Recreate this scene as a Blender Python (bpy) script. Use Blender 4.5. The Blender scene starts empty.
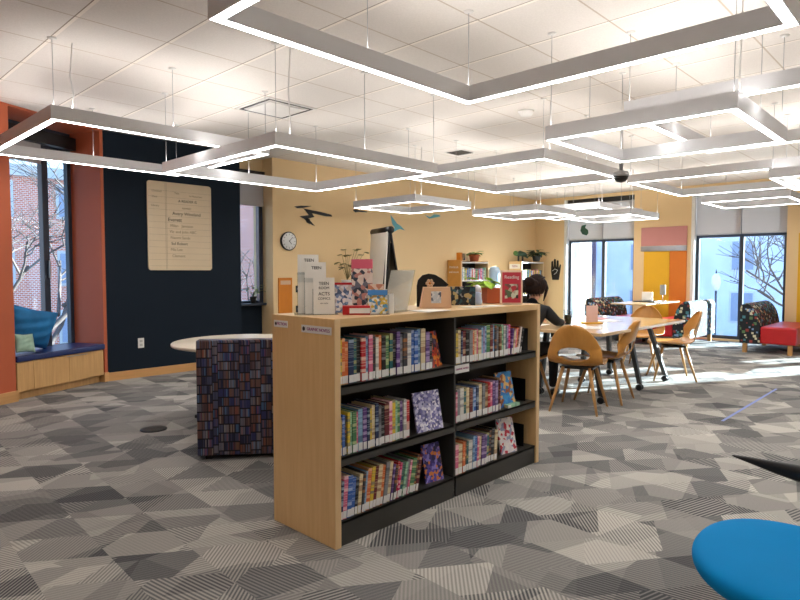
import bpy, bmesh, math, random
from mathutils import Vector, Matrix, Euler
random.seed(7)
PI = math.pi
col = bpy.context.scene.collection

# ------------------------------------------------------------------ materials
def srgb(r, g, b):
    def c(v):
        v /= 255.0
        return v / 12.92 if v <= 0.04045 else ((v + 0.055) / 1.055) ** 2.4
    return (c(r), c(g), c(b), 1.0)

class NT:
    """tiny helper round a node tree"""
    def __init__(s, name):
        s.m = bpy.data.materials.new(name); s.m.use_nodes = True
        s.t = s.m.node_tree; s.b = s.t.nodes['Principled BSDF']; s.out = s.t.nodes['Material Output']
    def n(s, typ, **kw):
        nd = s.t.nodes.new(typ)
        for k, v in kw.items():
            if k.startswith('i_'):
                key = k[2:]
                key = int(key) if key.isdigit() else key.replace('_', ' ')
                s.put(nd.inputs[key], v)
            else: setattr(nd, k, v)
        return nd
    def put(s, sock, v):
        if hasattr(v, 'is_output') or isinstance(v, bpy.types.NodeSocket): s.t.links.new(v, sock)
        elif isinstance(v, bpy.types.Node): s.t.links.new(v.outputs[0], sock)
        else: sock.default_value = v
    def math(s, op, a, b=0.0, c=None):
        nd = s.t.nodes.new('ShaderNodeMath'); nd.operation = op
        s.put(nd.inputs[0], a); s.put(nd.inputs[1], b)
        if c is not None: s.put(nd.inputs[2], c)
        return nd.outputs[0]
    def xyz(s, vec):
        nd = s.t.nodes.new('ShaderNodeSeparateXYZ'); s.put(nd.inputs[0], vec); return nd.outputs
    def comb(s, x, y, z):
        nd = s.t.nodes.new('ShaderNodeCombineXYZ')
        for i, v in enumerate((x, y, z)): s.put(nd.inputs[i], v)
        return nd.outputs[0]
    def coord(s, kind='Object'):
        return s.t.nodes.new('ShaderNodeTexCoord').outputs[kind]
    def mix(s, f, a, b):
        nd = s.t.nodes.new('ShaderNodeMix'); nd.data_type = 'RGBA'
        s.put(nd.inputs[0], f); s.put(nd.inputs[6], a); s.put(nd.inputs[7], b)
        return nd.outputs[2]
    def mapping(s, vec, scale=(1, 1, 1), rot=(0, 0, 0), loc=(0, 0, 0)):
        nd = s.t.nodes.new('ShaderNodeMapping'); s.put(nd.inputs[0], vec)
        nd.inputs['Scale'].default_value = scale; nd.inputs['Rotation'].default_value = rot; nd.inputs['Location'].default_value = loc
        return nd.outputs[0]
    def ramp(s, f, stops, const=False):
        nd = s.t.nodes.new('ShaderNodeValToRGB'); s.put(nd.inputs[0], f)
        cr = nd.color_ramp; cr.interpolation = 'CONSTANT' if const else 'LINEAR'
        while len(cr.elements) < len(stops): cr.elements.new(0.5)
        for e, (p, c) in zip(cr.elements, stops): e.position = p; e.color = c
        return nd.outputs[0]
    def noise(s, vec, scale=5.0, detail=2.0, rough=0.5):
        nd = s.t.nodes.new('ShaderNodeTexNoise'); s.put(nd.inputs['Vector'], vec)
        nd.inputs['Scale'].default_value = scale; nd.inputs['Detail'].default_value = detail; nd.inputs['Roughness'].default_value = rough
        return nd.outputs[0]
    def white(s, vec):
        nd = s.t.nodes.new('ShaderNodeTexWhiteNoise'); nd.noise_dimensions = '3D'; s.put(nd.inputs[0], vec); return nd.outputs
    def base(s, c): s.put(s.b.inputs['Base Color'], c)
    def bump(s, h, strength=0.3, dist=0.01):
        nd = s.t.nodes.new('ShaderNodeBump'); s.put(nd.inputs['Height'], h)
        nd.inputs['Strength'].default_value = strength; nd.inputs['Distance'].default_value = dist
        s.t.links.new(nd.outputs[0], s.b.inputs['Normal'])

def mat(name, rgb, rough=0.5, metal=0.0, var=0.06, nscale=8.0, spec=0.5):
    t = NT(name); c = srgb(*rgb)
    nz = t.noise(t.coord(), nscale, 3)
    d = tuple(max(0, v * (1 - var)) for v in c[:3]) + (1,)
    u = tuple(min(1, v * (1 + var)) for v in c[:3]) + (1,)
    t.base(t.ramp(nz, [(0.3, d), (0.7, u)]))
    t.b.inputs['Roughness'].default_value = rough; t.b.inputs['Metallic'].default_value = metal
    t.b.inputs['Specular IOR Level'].default_value = spec
    return t.m

def wood(name, a, b, rough=0.4, axis='z', scale=1.0):
    t = NT(name); co = t.coord()
    sc = {'z': (14, 14, 0.9), 'x': (0.9, 14, 14), 'y': (14, 0.9, 14)}[axis]
    v = t.mapping(co, tuple(k * scale for k in sc))
    n1 = t.noise(v, 3.0, 4, 0.6)
    n2 = t.noise(t.mapping(co, (1.3, 1.3, 1.3)), 2.0, 2)
    f = t.math('ADD', t.math('MULTIPLY', n1, 0.7), t.math('MULTIPLY', n2, 0.3))
    t.base(t.ramp(f, [(0.3, srgb(*a)), (0.7, srgb(*b))]))
    t.b.inputs['Roughness'].default_value = rough
    return t.m

def emit(name, rgb, strength):
    t = NT(name); t.base(srgb(*rgb))
    t.b.inputs['Emission Color'].default_value = srgb(*rgb); t.b.inputs['Emission Strength'].default_value = strength
    return t.m

def glass_thin(name, rgb=(225, 238, 245), refl=0.10):
    t = NT(name)
    tr = t.n('ShaderNodeBsdfTransparent'); tr.inputs[0].default_value = srgb(*rgb)
    gl = t.n('ShaderNodeBsdfGlossy'); gl.inputs['Roughness'].default_value = 0.02
    mx = t.n('ShaderNodeMixShader'); lw = t.n('ShaderNodeLayerWeight'); fr = t.n('ShaderNodeMath'); fr.operation = 'MULTIPLY_ADD'; pw = t.math('POWER', lw.outputs['Facing'], 4.0); t.put(fr.inputs[0], pw); fr.inputs[1].default_value = 0.5; fr.inputs[2].default_value = 0.03
    t.t.links.new(fr.outputs[0], mx.inputs[0]); t.t.links.new(tr.outputs[0], mx.inputs[1]); t.t.links.new(gl.outputs[0], mx.inputs[2])
    t.t.links.new(mx.outputs[0], t.out.inputs[0])
    return t.m

def blind(name, rgb, see=0.12, tl_=0.14):
    t = NT(name); c = srgb(*rgb)
    df = t.n('ShaderNodeBsdfDiffuse'); df.inputs[0].default_value = c
    tl = t.n('ShaderNodeBsdfTranslucent'); tl.inputs[0].default_value = c
    tr = t.n('ShaderNodeBsdfTransparent')
    m1 = t.n('ShaderNodeMixShader'); m1.inputs[0].default_value = tl_
    m2 = t.n('ShaderNodeMixShader'); m2.inputs[0].default_value = see
    L = t.t.links.new
    L(df.outputs[0], m1.inputs[1]); L(tl.outputs[0], m1.inputs[2]); L(m1.outputs[0], m2.inputs[1]); L(tr.outputs[0], m2.inputs[2]); L(m2.outputs[0], t.out.inputs[0])
    return t.m

def carpet():
    t = NT('carpet'); co = t.mapping(t.coord(), (2.05, 2.05, 2.05), (0, 0, 0.2))
    P = t.xyz(co)
    def lines(ang, sp, off, jit):
        d = t.math('ADD', t.math('MULTIPLY', P[0], math.cos(ang) / sp), t.math('MULTIPLY', P[1], math.sin(ang) / sp))
        return t.math('ADD', d, off)
    # three families of straight cuts; every polygon between the cuts gets its own grey
    a = lines(0.15, 0.62, 0.1, 0); b = lines(1.15, 0.50, 0.37, 0); c = lines(2.25, 0.72, 0.6, 0)
    # break up long cuts: shift each row by a random step
    fa = t.math('FLOOR', a)
    b2 = t.math('ADD', b, t.math('MULTIPLY', t.white(t.comb(fa, 3.1, 0.0))[0], 0.9))
    fb = t.math('FLOOR', b2)
    c2 = t.math('ADD', c, t.math('MULTIPLY', t.white(t.comb(fb, 7.7, 0.0))[0], 0.8))
    fc = t.math('FLOOR', c2)
    w1 = t.white(t.comb(fa, fb, fc)); r1 = w1[0]; rc = t.xyz(w1[1])
    vo = t.n('ShaderNodeTexVoronoi'); vo.distance = 'EUCLIDEAN'; t.put(vo.inputs['Vector'], t.mapping(co, (1.0, 1.7, 1), (0, 0, 0.9)))
    vo.inputs['Scale'].default_value = 1.15
    vr = t.xyz(vo.outputs['Color'])
    v = t.math('ADD', t.math('MULTIPLY', r1, 0.62), t.math('MULTIPLY', vr[0], 0.38))
    # woven hatch in one of three directions
    def stripes(ang, sp):
        d = t.math('ADD', t.math('MULTIPLY', P[0], math.cos(ang) / sp), t.math('MULTIPLY', P[1], math.sin(ang) / sp))
        s = t.math('PINGPONG', d, 0.5)
        return t.math('MULTIPLY', s, 2.0)
    s1 = stripes(0.35, 0.038); s2 = stripes(1.5, 0.042); s3 = stripes(2.5, 0.034)
    k1 = t.math('LESS_THAN', rc[1], 0.38); k2 = t.math('GREATER_THAN', rc[1], 0.72)
    sm = t.math('ADD', t.math('MULTIPLY', s1, k1), t.math('MULTIPLY', s2, k2))
    km = t.math('SUBTRACT', 1.0, t.math('ADD', k1, k2))
    sm = t.math('ADD', sm, t.math('MULTIPLY', s3, km))
    amp = t.math('ADD', 0.10, t.math('MULTIPLY', t.math('POWER', rc[2], 1.3), 0.95))
    fib = t.noise(t.mapping(co, (1, 5, 1)), 60.0, 3, 0.7)
    v = t.math('ADD', v, t.math('MULTIPLY', t.math('SUBTRACT', sm, 0.5), amp))
    v = t.math('ADD', v, t.math('MULTIPLY', t.math('SUBTRACT', fib, 0.5), 0.55))
    t.base(t.ramp(v, [(0.0, srgb(72, 73, 75)), (0.25, srgb(108, 108, 108)), (0.55, srgb(146, 143, 139)), (0.8, srgb(170, 167, 160)), (1.0, srgb(196, 192, 184))]))
    t.b.inputs['Roughness'].default_value = 0.95; t.b.inputs['Specular IOR Level'].default_value = 0.15
    return t.m

def ceiling_mat():
    t = NT('ceiling tiles'); co = t.coord(); P = t.xyz(co)
    def grid(v, off, sp, w):
        d = t.math('MULTIPLY', t.math('PINGPONG', t.math('SUBTRACT', v, off), sp / 2), 1.0)
        return t.math('LESS_THAN', d, w)
    gx = grid(P[0], 1.41, 0.61, 0.012); gy = grid(P[1], 4.22, 0.61, 0.006)
    g2 = grid(P[0], 1.395, 0.61, 0.004)
    nz = t.noise(co, 90, 3, 0.7)
    c = t.ramp(nz, [(0.3, srgb(222, 216, 209)), (0.7, srgb(233, 227, 220))])
    c = t.mix(gx, c, srgb(246, 238, 228)); c = t.mix(gy, c, srgb(196, 182, 166)); c = t.mix(g2, c, srgb(150, 138, 124))
    t.base(c); t.b.inputs['Roughness'].default_value = 0.9
    return t.m

def tile_fabric():
    """staggered upright blocks in navy, rust, slate and sky with fine stripes"""
    t = NT('book spine upholstery'); P = t.xyz(t.coord())
    u = t.math('ADD', P[0], P[1])
    cx = t.math('FLOOR', t.math('DIVIDE', u, 0.036))
    off = t.white(t.comb(cx, 1.3, 0.0))[0]
    v = t.math('ADD', t.math('DIVIDE', P[2], 0.062), t.math('MULTIPLY', t.math('FLOOR', t.math('MULTIPLY', off, 3.0)), 0.3))
    fv = t.math('FLOOR', v)
    w = t.white(t.comb(cx, fv, 5.0)); w2 = t.white(t.comb(t.math('FLOOR', t.math('DIVIDE', u, 0.009)), fv, 9.0))
    ca = t.ramp(w[0], [(0, srgb(30, 34, 66)), (0.22, srgb(98, 68, 62)), (0.4, srgb(72, 76, 104)), (0.55, srgb(120, 116, 126)), (0.7, srgb(54, 58, 110)), (0.85, srgb(116, 74, 54))], True)
    cb = t.ramp(w2[0], [(0, srgb(36, 34, 56)), (0.45, srgb(80, 78, 100)), (0.65, srgb(110, 84, 80)), (0.8, srgb(88, 130, 170)), (0.88, srgb(150, 78, 70)), (0.95, srgb(160, 150, 140))], True)
    c = t.mix(0.45, ca, cb)
    fx = t.math('PINGPONG', t.math('DIVIDE', u, 0.036), 0.5); fz = t.math('PINGPONG', v, 0.5)
    gap = t.math('MAXIMUM', t.math('LESS_THAN', fx, 0.06), t.math('LESS_THAN', fz, 0.07))
    t.base(t.mix(gap, c, srgb(16, 16, 26))); t.b.inputs['Roughness'].default_value = 0.85
    return t.m

def confetti_fabric(name, ground=(22, 28, 34), scale=19.0):
    """dark upholstery strewn with little cream, teal, orange and green shapes"""
    t = NT(name); co = t.coord()
    vo = t.n('ShaderNodeTexVoronoi'); vo.distance = 'CHEBYCHEV'; t.put(vo.inputs['Vector'], co); vo.inputs['Scale'].default_value = scale
    R = t.xyz(vo.outputs['Color'])
    on = t.math('LESS_THAN', vo.outputs['Distance'], t.math('ADD', 0.16, t.math('MULTIPLY', R[1], 0.3)))
    c = t.ramp(R[0], [(0, srgb(214, 208, 176)), (0.2, srgb(70, 130, 140)), (0.4, srgb(190, 120, 60)), (0.55, srgb(96, 128, 84)), (0.7, srgb(120, 150, 190)), (0.85, srgb(150, 60, 56))], True)
    t.base(t.mix(on, srgb(*ground), c)); t.b.inputs['Roughness'].default_value = 0.8
    return t.m

def art(name, cols, scale=9.0, kind='vor'):
    """a printed cover: flat patches of a few colours"""
    t = NT(name); co = t.coord()
    if kind == 'vor':
        vo = t.n('ShaderNodeTexVoronoi'); t.put(vo.inputs['Vector'], co); vo.inputs['Scale'].default_value = scale
        f = t.xyz(vo.outputs['Color'])[0]
    else: f = t.noise(co, scale, 2)
    n = len(cols)
    if kind == 'vor': st = [(i / n, srgb(*c)) for i, c in enumerate(cols)]
    else: st = [(0.0 if i == 0 else 0.34 + 0.34 * i / n, srgb(*c)) for i, c in enumerate(cols)]
    t.base(t.ramp(f, st, True)); t.b.inputs['Roughness'].default_value = 0.35
    return t.m

def brick(name, a, b, mortar, scale=1.0, rot=(0, 0, 0)):
    t = NT(name); v = t.mapping(t.coord(), (1, 1, 1), rot)
    br = t.n('ShaderNodeTexBrick'); t.put(br.inputs['Vector'], v)
    br.inputs['Color1'].default_value = srgb(*a); br.inputs['Color2'].default_value = srgb(*b); br.inputs['Mortar'].default_value = srgb(*mortar)
    br.inputs['Scale'].default_value = scale; br.inputs['Mortar Size'].default_value = 0.03
    t.base(br.outputs[0]); t.b.inputs['Roughness'].default_value = 0.9
    return t.m

def book_cover(name, rgb, alt):
    """cloth of one colour with bands of a second placed differently on each book"""
    t = NT(name); g = t.xyz(t.coord('Generated'))
    rnd = t.n('ShaderNodeObjectInfo').outputs['Random']
    z = t.math('FLOOR', t.math('MULTIPLY', g[2], 14.0))
    w = t.white(t.comb(z, t.math('MULTIPLY', rnd, 57.0), 1.0))[0]
    x = t.math('FLOOR', t.math('MULTIPLY', g[2], 60.0))
    w2 = t.white(t.comb(x, t.math('MULTIPLY', rnd, 31.0), 4.0))[0]
    on = t.math('GREATER_THAN', w, 0.82)
    on2 = t.math('MULTIPLY', t.math('GREATER_THAN', w2, 0.70), t.math('GREATER_THAN', g[2], 0.35))
    c = t.mix(t.math('MULTIPLY', on, 0.6), srgb(*rgb), srgb(*alt))
    t.base(t.mix(t.math('MULTIPLY', on2, 0.35), c, srgb(*alt))); t.b.inputs['Roughness'].default_value = 0.4
    return t.m

M = {}
M['maple'] = wood('maple panel', (220, 180, 124), (234, 198, 144), 0.38, 'z')
M['maple_x'] = wood('maple edge', (206, 168, 116), (224, 190, 140), 0.36, 'x')
M['maple_pale'] = wood('maple edge band', (214, 180, 132), (228, 196, 150), 0.4, 'z')
M['bench'] = wood('bench maple', (196, 150, 92), (220, 176, 116), 0.42, 'z')
M['base'] = wood('skirting maple', (198, 148, 92), (214, 166, 108), 0.45, 'x')
M['table'] = wood('table laminate', (206, 174, 132), (220, 190, 148), 0.16, 'x')
M['legwood'] = wood('ash leg', (180, 132, 76), (200, 154, 96), 0.45, 'z')
M['shell'] = wood('oak veneer shell', (178, 122, 52), (196, 140, 66), 0.32, 'z', 0.5)
M['black'] = mat('black steel', (30, 30, 31), 0.45)
M['shelfmetal'] = mat('charcoal shelf steel', (58, 57, 54), 0.42)
M['white'] = mat('white paint', (226, 224, 220), 0.45, var=0.02)
M['housing'] = mat('white lamp housing', (224, 225, 228), 0.4, var=0.02)
M['paper'] = mat('paper', (236, 232, 224), 0.7, var=0.03)
M['pages'] = mat('book pages', (226, 214, 180), 0.8, var=0.08, nscale=60)
M['steel'] = mat('brushed steel', (170, 170, 172), 0.3, 0.9)
M['darkframe'] = mat('dark window frame', (44, 52, 66), 0.35)
M['yellowwall'] = mat('wall paint warm yellow', (230, 200, 152), 0.75, var=0.015, nscale=1.5)
M['navy'] = mat('wall paint deep navy', (18, 30, 42), 0.7, var=0.04, nscale=2, spec=0.2)
M['orange'] = mat('wall paint burnt orange', (186, 92, 54), 0.6, var=0.03, nscale=2)
M['cushion'] = mat('navy vinyl cushion', (26, 42, 96), 0.35)
M['pillow'] = mat('teal velvet', (24, 112, 168), 0.75, var=0.22, nscale=7)
M['pillow2'] = mat('pale green cloth', (150, 180, 160), 0.8)
M['red'] = mat('red vinyl', (190, 26, 34), 0.35)
M['blue'] = mat('sky blue upholstery', (0, 136, 204), 0.85, var=0.02, spec=0.15)
M['blackplastic'] = mat('black plastic', (14, 14, 16), 0.35)
M['glass'] = glass_thin('window glass')
M['acrylic'] = glass_thin('clear acrylic', (236, 240, 242))
M['frosted'] = blind('frosted acrylic', (250, 242, 230), 0.5, 0.6)
M['blind'] = blind('roller blind', (196, 192, 192), 0.05)
M['terracotta'] = mat('terracotta', (176, 86, 48), 0.7)
M['leaf'] = mat('lime leaf', (126, 168, 40), 0.5, var=0.3, nscale=20)
M['leafdark'] = mat('dark leaf', (34, 60, 30), 0.5, var=0.3, nscale=20)
M['leafbrown'] = mat('olive leaf', (112, 104, 52), 0.55, var=0.3, nscale=20)
M['soil'] = mat('potting soil', (54, 40, 30), 0.9, var=0.3, nscale=60)
M['strip'] = emit('lamp diffuser', (255, 252, 249), 9.5)
M['uplight'] = emit('lamp top diffuser', (255, 250, 246), 9.6)
M['spine'] = tile_fabric()
M['confetti'] = confetti_fabric('confetti upholstery')
M['confettip'] = confetti_fabric('confetti upholstery pale', (110, 130, 160), 14)
M['label'] = mat('white label', (228, 228, 226), 0.5, var=0.02)
M['ink'] = mat('dark ink', (40, 36, 34), 0.6)
M['inkp'] = mat('purple ink', (150, 60, 120), 0.6)
M['inkf'] = mat('faded ink', (150, 130, 105), 0.6)
M['pink'] = mat('dusty pink felt', (202, 140, 136), 0.85, var=0.03, nscale=3)
M['sunyellow'] = mat('yellow panel', (226, 172, 22), 0.6, var=0.02)
M['deeporange'] = mat('orange panel', (214, 118, 20), 0.6, var=0.02)
M['corkorange'] = mat('orange board', (206, 122, 24), 0.6, var=0.03)
M['skin'] = mat('skin', (208, 150, 120), 0.55, var=0.03)
M['hair'] = mat('dark brown hair', (34, 20, 14), 0.7, var=0.5, nscale=30, spec=0.15)
M['blackcloth'] = mat('black cloth', (16, 17, 22), 0.85, var=0.2)
M['bluedecal'] = mat('blue vinyl decal', (84, 158, 172), 0.5)
M['manila'] = mat('beige card', (214, 176, 142), 0.7, var=0.03)
M['whiteboard'] = mat('cream writing board', (220, 200, 168), 0.3, var=0.03, nscale=3)
M['bark'] = mat('bark', (92, 82, 78), 0.9, var=0.3)
M['glint'] = mat('blue tape', (110, 130, 196), 0.5)  # bluish reflected light put into a flat colour

# ------------------------------------------------------------------ mesh builder
class MB:
    def __init__(s): s.bm = bmesh.new(); s.mats = []; s.cur = 0
    def mat(s, m):
        if m not in s.mats: s.mats.append(m)
        s.cur = s.mats.index(m); return s
    def _new(s, vs, faces, smooth=False):
        bv = [s.bm.verts.new(v) for v in vs]; out = []
        for f in faces:
            try:
                fc = s.bm.faces.new([bv[i] for i in f]); fc.material_index = s.cur; fc.smooth = smooth; out.append(fc)
            except ValueError: pass
        return bv, out
    def box(s, a, b, bev=0.0, mx=None):
        x0, x1 = sorted((a[0], b[0])); y0, y1 = sorted((a[1], b[1])); z0, z1 = sorted((a[2], b[2]))
        vs = [(x, y, z) for z in (z0, z1) for y in (y0, y1) for x in (x0, x1)]
        bv, fs = s._new(vs, [(0, 2, 3, 1), (4, 5, 7, 6), (0, 1, 5, 4), (2, 6, 7, 3), (0, 4, 6, 2), (1, 3, 7, 5)])
        if bev:
            es = list({e for f in fs for e in f.edges})
            r = bmesh.ops.bevel(s.bm, geom=es, offset=bev, segments=2, profile=0.6, affect='EDGES')
            for f in r['faces']: f.material_index = s.cur
            bv = list({v for f in fs if f.is_valid for v in f.verts} | {v for f in r['faces'] for v in f.verts})
        if mx is not None: bmesh.ops.transform(s.bm, matrix=mx, verts=bv)
        return s
    def tube(s, pts, r, seg=8, cap=True, smooth=True):
        pts = [Vector(p) for p in pts]; n = len(pts)
        rr = r if isinstance(r, (list, tuple)) else [r] * n
        vs = []; prev = None
        for i, p in enumerate(pts):
            d = (pts[min(i + 1, n - 1)] - pts[max(i - 1, 0)]).normalized()
            if prev is None:
                up = Vector((0, 0, 1)) if abs(d.z) < 0.9 else Vector((1, 0, 0)); x = d.cross(up).normalized()
            else: x = (prev - d * prev.dot(d)).normalized()
            prev = x; y = d.cross(x)
            for k in range(seg):
                a = 2 * PI * k / seg; vs.append(p + (x * math.cos(a) + y * math.sin(a)) * rr[i])
        fs = [(i * seg + k, i * seg + (k + 1) % seg, (i + 1) * seg + (k + 1) % seg, (i + 1) * seg + k) for i in range(n - 1) for k in range(seg)]
        if cap: fs += [tuple(range(seg - 1, -1, -1)), tuple((n - 1) * seg + k for k in range(seg))]
        s._new(vs, fs, smooth); return s
    def lathe(s, prof, c=(0, 0, 0), seg=24, smooth=True):
        vs = []; n = len(prof)
        for r, z in prof:
            for k in range(seg):
                a = 2 * PI * k / seg; vs.append((c[0] + r * math.cos(a), c[1] + r * math.sin(a), c[2] + z))
        fs = [(i * seg + k, i * seg + (k + 1) % seg, (i + 1) * seg + (k + 1) % seg, (i + 1) * seg + k) for i in range(n - 1) for k in range(seg)]
        fs += [tuple(range(seg - 1, -1, -1)), tuple((n - 1) * seg + k for k in range(seg))]
        s._new(vs, fs, smooth); return s
    def prism(s, poly, lo, hi, axis='z', bev=0.0):
        """poly of 2-D points pushed from lo to hi along axis; z:(x,y) y:(x,z) x:(y,z)"""
        def P(p, t): return {'z': (p[0], p[1], t), 'y': (p[0], t, p[1]), 'x': (t, p[0], p[1])}[axis]
        n = len(poly); vs = [P(p, lo) for p in poly] + [P(p, hi) for p in poly]
        fs = [tuple(range(n)), tuple(range(2 * n - 1, n - 1, -1))] + [(i, i + n, (i + 1) % n + n, (i + 1) % n) for i in range(n)]
        bv, out = s._new(vs, fs)
        if bev:
            es = [e for f in out[:2] for e in f.edges]
            r = bmesh.ops.bevel(s.bm, geom=es, offset=bev, segments=2, profile=0.6, affect='EDGES')
            for f in r['faces']: f.material_index = s.cur
        return s
    def leafquad(s, base, d, up, L, w, bend=0.3):
        """a small pointed leaf, five cross rows"""
        base = Vector(base); d = Vector(d).normalized(); side = d.cross(Vector(up)).normalized(); nrm = side.cross(d)
        rows = []
        for i in range(6):
            t = i / 5; ww = w * math.sin(PI * min(1, t * 0.92 + 0.08)) ** 0.8 * 0.5
            p = base + d * (L * t) - nrm * (-bend * L * t * t) * -1
            rows += [p - side * ww, p - nrm * (ww * 0.3), p + side * ww]
        fs = []
        for i in range(5):
            for k in (0, 1): fs.append((i * 3 + k, i * 3 + k + 1, i * 3 + k + 4, i * 3 + k + 3))
        s._new(rows, fs, True); return s
    def ball(s, c, r, sub=2, sc=(1, 1, 1), jit=0.0):
        r_ = bmesh.ops.create_icosphere(s.bm, subdivisions=sub, radius=r)
        for v in r_['verts']:
            k = 1 + random.uniform(-jit, jit)
            v.co = Vector((v.co.x * sc[0] * k + c[0], v.co.y * sc[1] * k + c[1], v.co.z * sc[2] * k + c[2]))
            for f in v.link_faces: f.material_index = s.cur; f.smooth = True
        return s
    def mesh(s, name, normals=True):
        if normals: bmesh.ops.recalc_face_normals(s.bm, faces=s.bm.faces)
        me = bpy.data.meshes.new(name); s.bm.to_mesh(me); s.bm.free()
        for m in s.mats: me.materials.append(m)
        return me
    def part(s, name, parent, m=None, label=None, loc=(0, 0, 0), rot=(0, 0, 0)):
        if m is not None and not s.mats: s.mats = [m]
        o = bpy.data.objects.new(name, s.mesh(name)); col.objects.link(o)
        o.parent = parent; o.location = loc; o.rotation_euler = rot
        if label: o['label'] = label
        return o
    def solo(s, name, m, label, cat, loc=(0, 0, 0), rot=(0, 0, 0), group=None):
        o = s.part(name, None, m, None, loc, rot); tag(o, label, cat, group); return o
    def struct(s, name, m, parent=None, loc=(0, 0, 0), rot=(0, 0, 0)):
        o = s.part(name, parent, m, None, loc, rot)
        if parent is None: o['kind'] = 'structure'
        return o

def tag(o, label, cat, group=None):
    o['label'] = label; o['category'] = cat
    if group: o['group'] = group
def thing(name, label, cat, loc=(0, 0, 0), rz=0.0, group=None):
    o = bpy.data.objects.new(name, None); col.objects.link(o); o.location = loc; o.rotation_euler = (0, 0, rz)
    o.empty_display_size = 0.1; tag(o, label, cat, group); return o
def copy_tree(o, parent=None):
    c = o.copy(); col.objects.link(c); c.parent = parent
    for ch in list(o.children): copy_tree(ch, c)
    return c
def solidify(o, t, off=0.0):
    m = o.modifiers.new('thick', 'SOLIDIFY'); m.thickness = t; m.offset = off; return o
def subsurf(o, n=1):
    m = o.modifiers.new('sub', 'SUBSURF'); m.levels = n; m.render_levels = n; return o

def text(name, s, size, m, parent, loc, rot, ext=0.0008, ax='CENTER', label=None):
    cu = bpy.data.curves.new(name, 'FONT'); cu.body = s; cu.size = size; cu.extrude = ext
    cu.align_x = ax; cu.align_y = 'CENTER'
    tmp = bpy.data.objects.new(name, cu); col.objects.link(tmp)
    dg = bpy.context.evaluated_depsgraph_get()
    me = bpy.data.meshes.new_from_object(tmp.evaluated_get(dg))
    bpy.data.objects.remove(tmp); me.materials.clear(); me.materials.append(m)
    o = bpy.data.objects.new(name, me); col.objects.link(o); o.parent = parent; o.location = loc; o.rotation_euler = rot
    return o
FY = (PI / 2, 0, 0)           # faces -Y
FX = (PI / 2, 0, -PI / 2)     # faces -X

# ------------------------------------------------------------------ room shell
CZ = 2.93; WY = 7.35; WX = 12.2
SB = MB().box((-4.0, -5.0, -0.12), (WX + 0.3, 9.2, 0)); SB.struct('floor', carpet())
MB().box((-4.0, -5.0, CZ), (WX + 0.3, 9.2, CZ + 0.1)).struct('ceiling', ceiling_mat())
# angled left wall with window niche: local u along wall, v outward
P0 = Vector((1.64, 6.86, 0)); AW = math.atan2(0.48, 1.04)
wl = MB().mat(M['orange'])
wl.box((-5.6, 0, 0), (0.0, 0.52, CZ)); wl.box((1.115, 0, 0), (1.16, 0.52, CZ))
wl.box((-0.02, 0.45, 0), (1.13, 0.6, 0.40))
wl.box((0.0, 0.0, CZ - 0.02), (1.115, 0.52, CZ - 0.001))
wl.struct('wall_left', M['orange'], None, P0, (0, 0, AW))
# back wall: navy part, recess for a tall window, yellow part
bw = MB().mat(M['navy'])
bw.box((2.70, WY, 0), (4.49, WY + 0.5, CZ)); bw.box((4.49, WY + 0.30, 0), (5.02, WY + 0.5, 0.82))
bw.mat(M['yellowwall']); bw.box((5.02, WY, 0), (WX + 0.3, WY + 0.5, CZ)); bw.box((4.49, WY + 0.25, 2.72), (5.02, WY + 0.5, CZ))
bw.struct('wall_back', None)
# right (window) wall
rw = MB().mat(M['yellowwall'])
for y0, y1 in ((6.57, WY), (3.90, 5.06), (1.05, 2.38), (-5.0, -0.35)): rw.box((WX, y0, 0), (WX + 0.3, y1, CZ))
for y0, y1 in ((5.06, 6.57), (2.38, 3.90), (-0.35, 1.05)): rw.box((WX, y0, 2.86), (WX + 0.3, y1, CZ)); rw.box((WX + 0.02, y0, 0), (WX + 0.3, y1, 0.03))
rw.struct('wall_right', None)
fw = MB().mat(M['yellowwall']); fw.box((-4.0, -5.2, 0), (WX + 0.3, -5.0, CZ)); fw.struct('wall_front', None)
fw = MB().mat(M['yellowwall']); fw.box((-4.2, -5.0, 0), (-4.0, 5.0, CZ)); fw.struct('wall_west', None)

# skirting
MB().box((2.70, WY - 0.014, 0), (4.49, WY, 0.10), 0.003).struct('baseboard_back', M['base'])
MB().box((5.02, WY - 0.014, 0), (WX, WY, 0.10), 0.003).struct('baseboard_yellow', M['base'])
b = MB().box((-5.6, -0.014, 0), (0.012, 0, 0.11), 0.003).box((1.105, -0.014, 0), (1.165, 0, 0.11), 0.003)
b.box((1.10, -0.014, 0), (1.114, 0.12, 0.11), 0.003)
b.struct('baseboard_left', M['base'], None, P0, (0, 0, AW))
b = MB()
for y0, y1 in ((6.57, WY), (3.90, 5.06), (1.05, 2.38), (-5.0, -0.35)): b.box((WX - 0.014, y0, 0), (WX, y1, 0.10))
b.struct('baseboard_right', M['base'])

# --- windows
def frame_rect(mb, a, b, w, d0, d1, axis):
    """ring frame in the plane a..b; axis is the normal"""
    (u0, z0), (u1, z1) = a, b
    def bx(p, q):
        if axis == 'x': mb.box((d0, p[0], p[1]), (d1, q[0], q[1]), 0.004)
        else: mb.box((p[0], d0, p[1]), (q[0], d1, q[1]), 0.004)
    bx((u0, z0), (u0 + w, z1)); bx((u1 - w, z0), (u1, z1)); bx((u0, z0), (u1, z0 + w)); bx((u0, z1 - w), (u1, z1))

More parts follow.
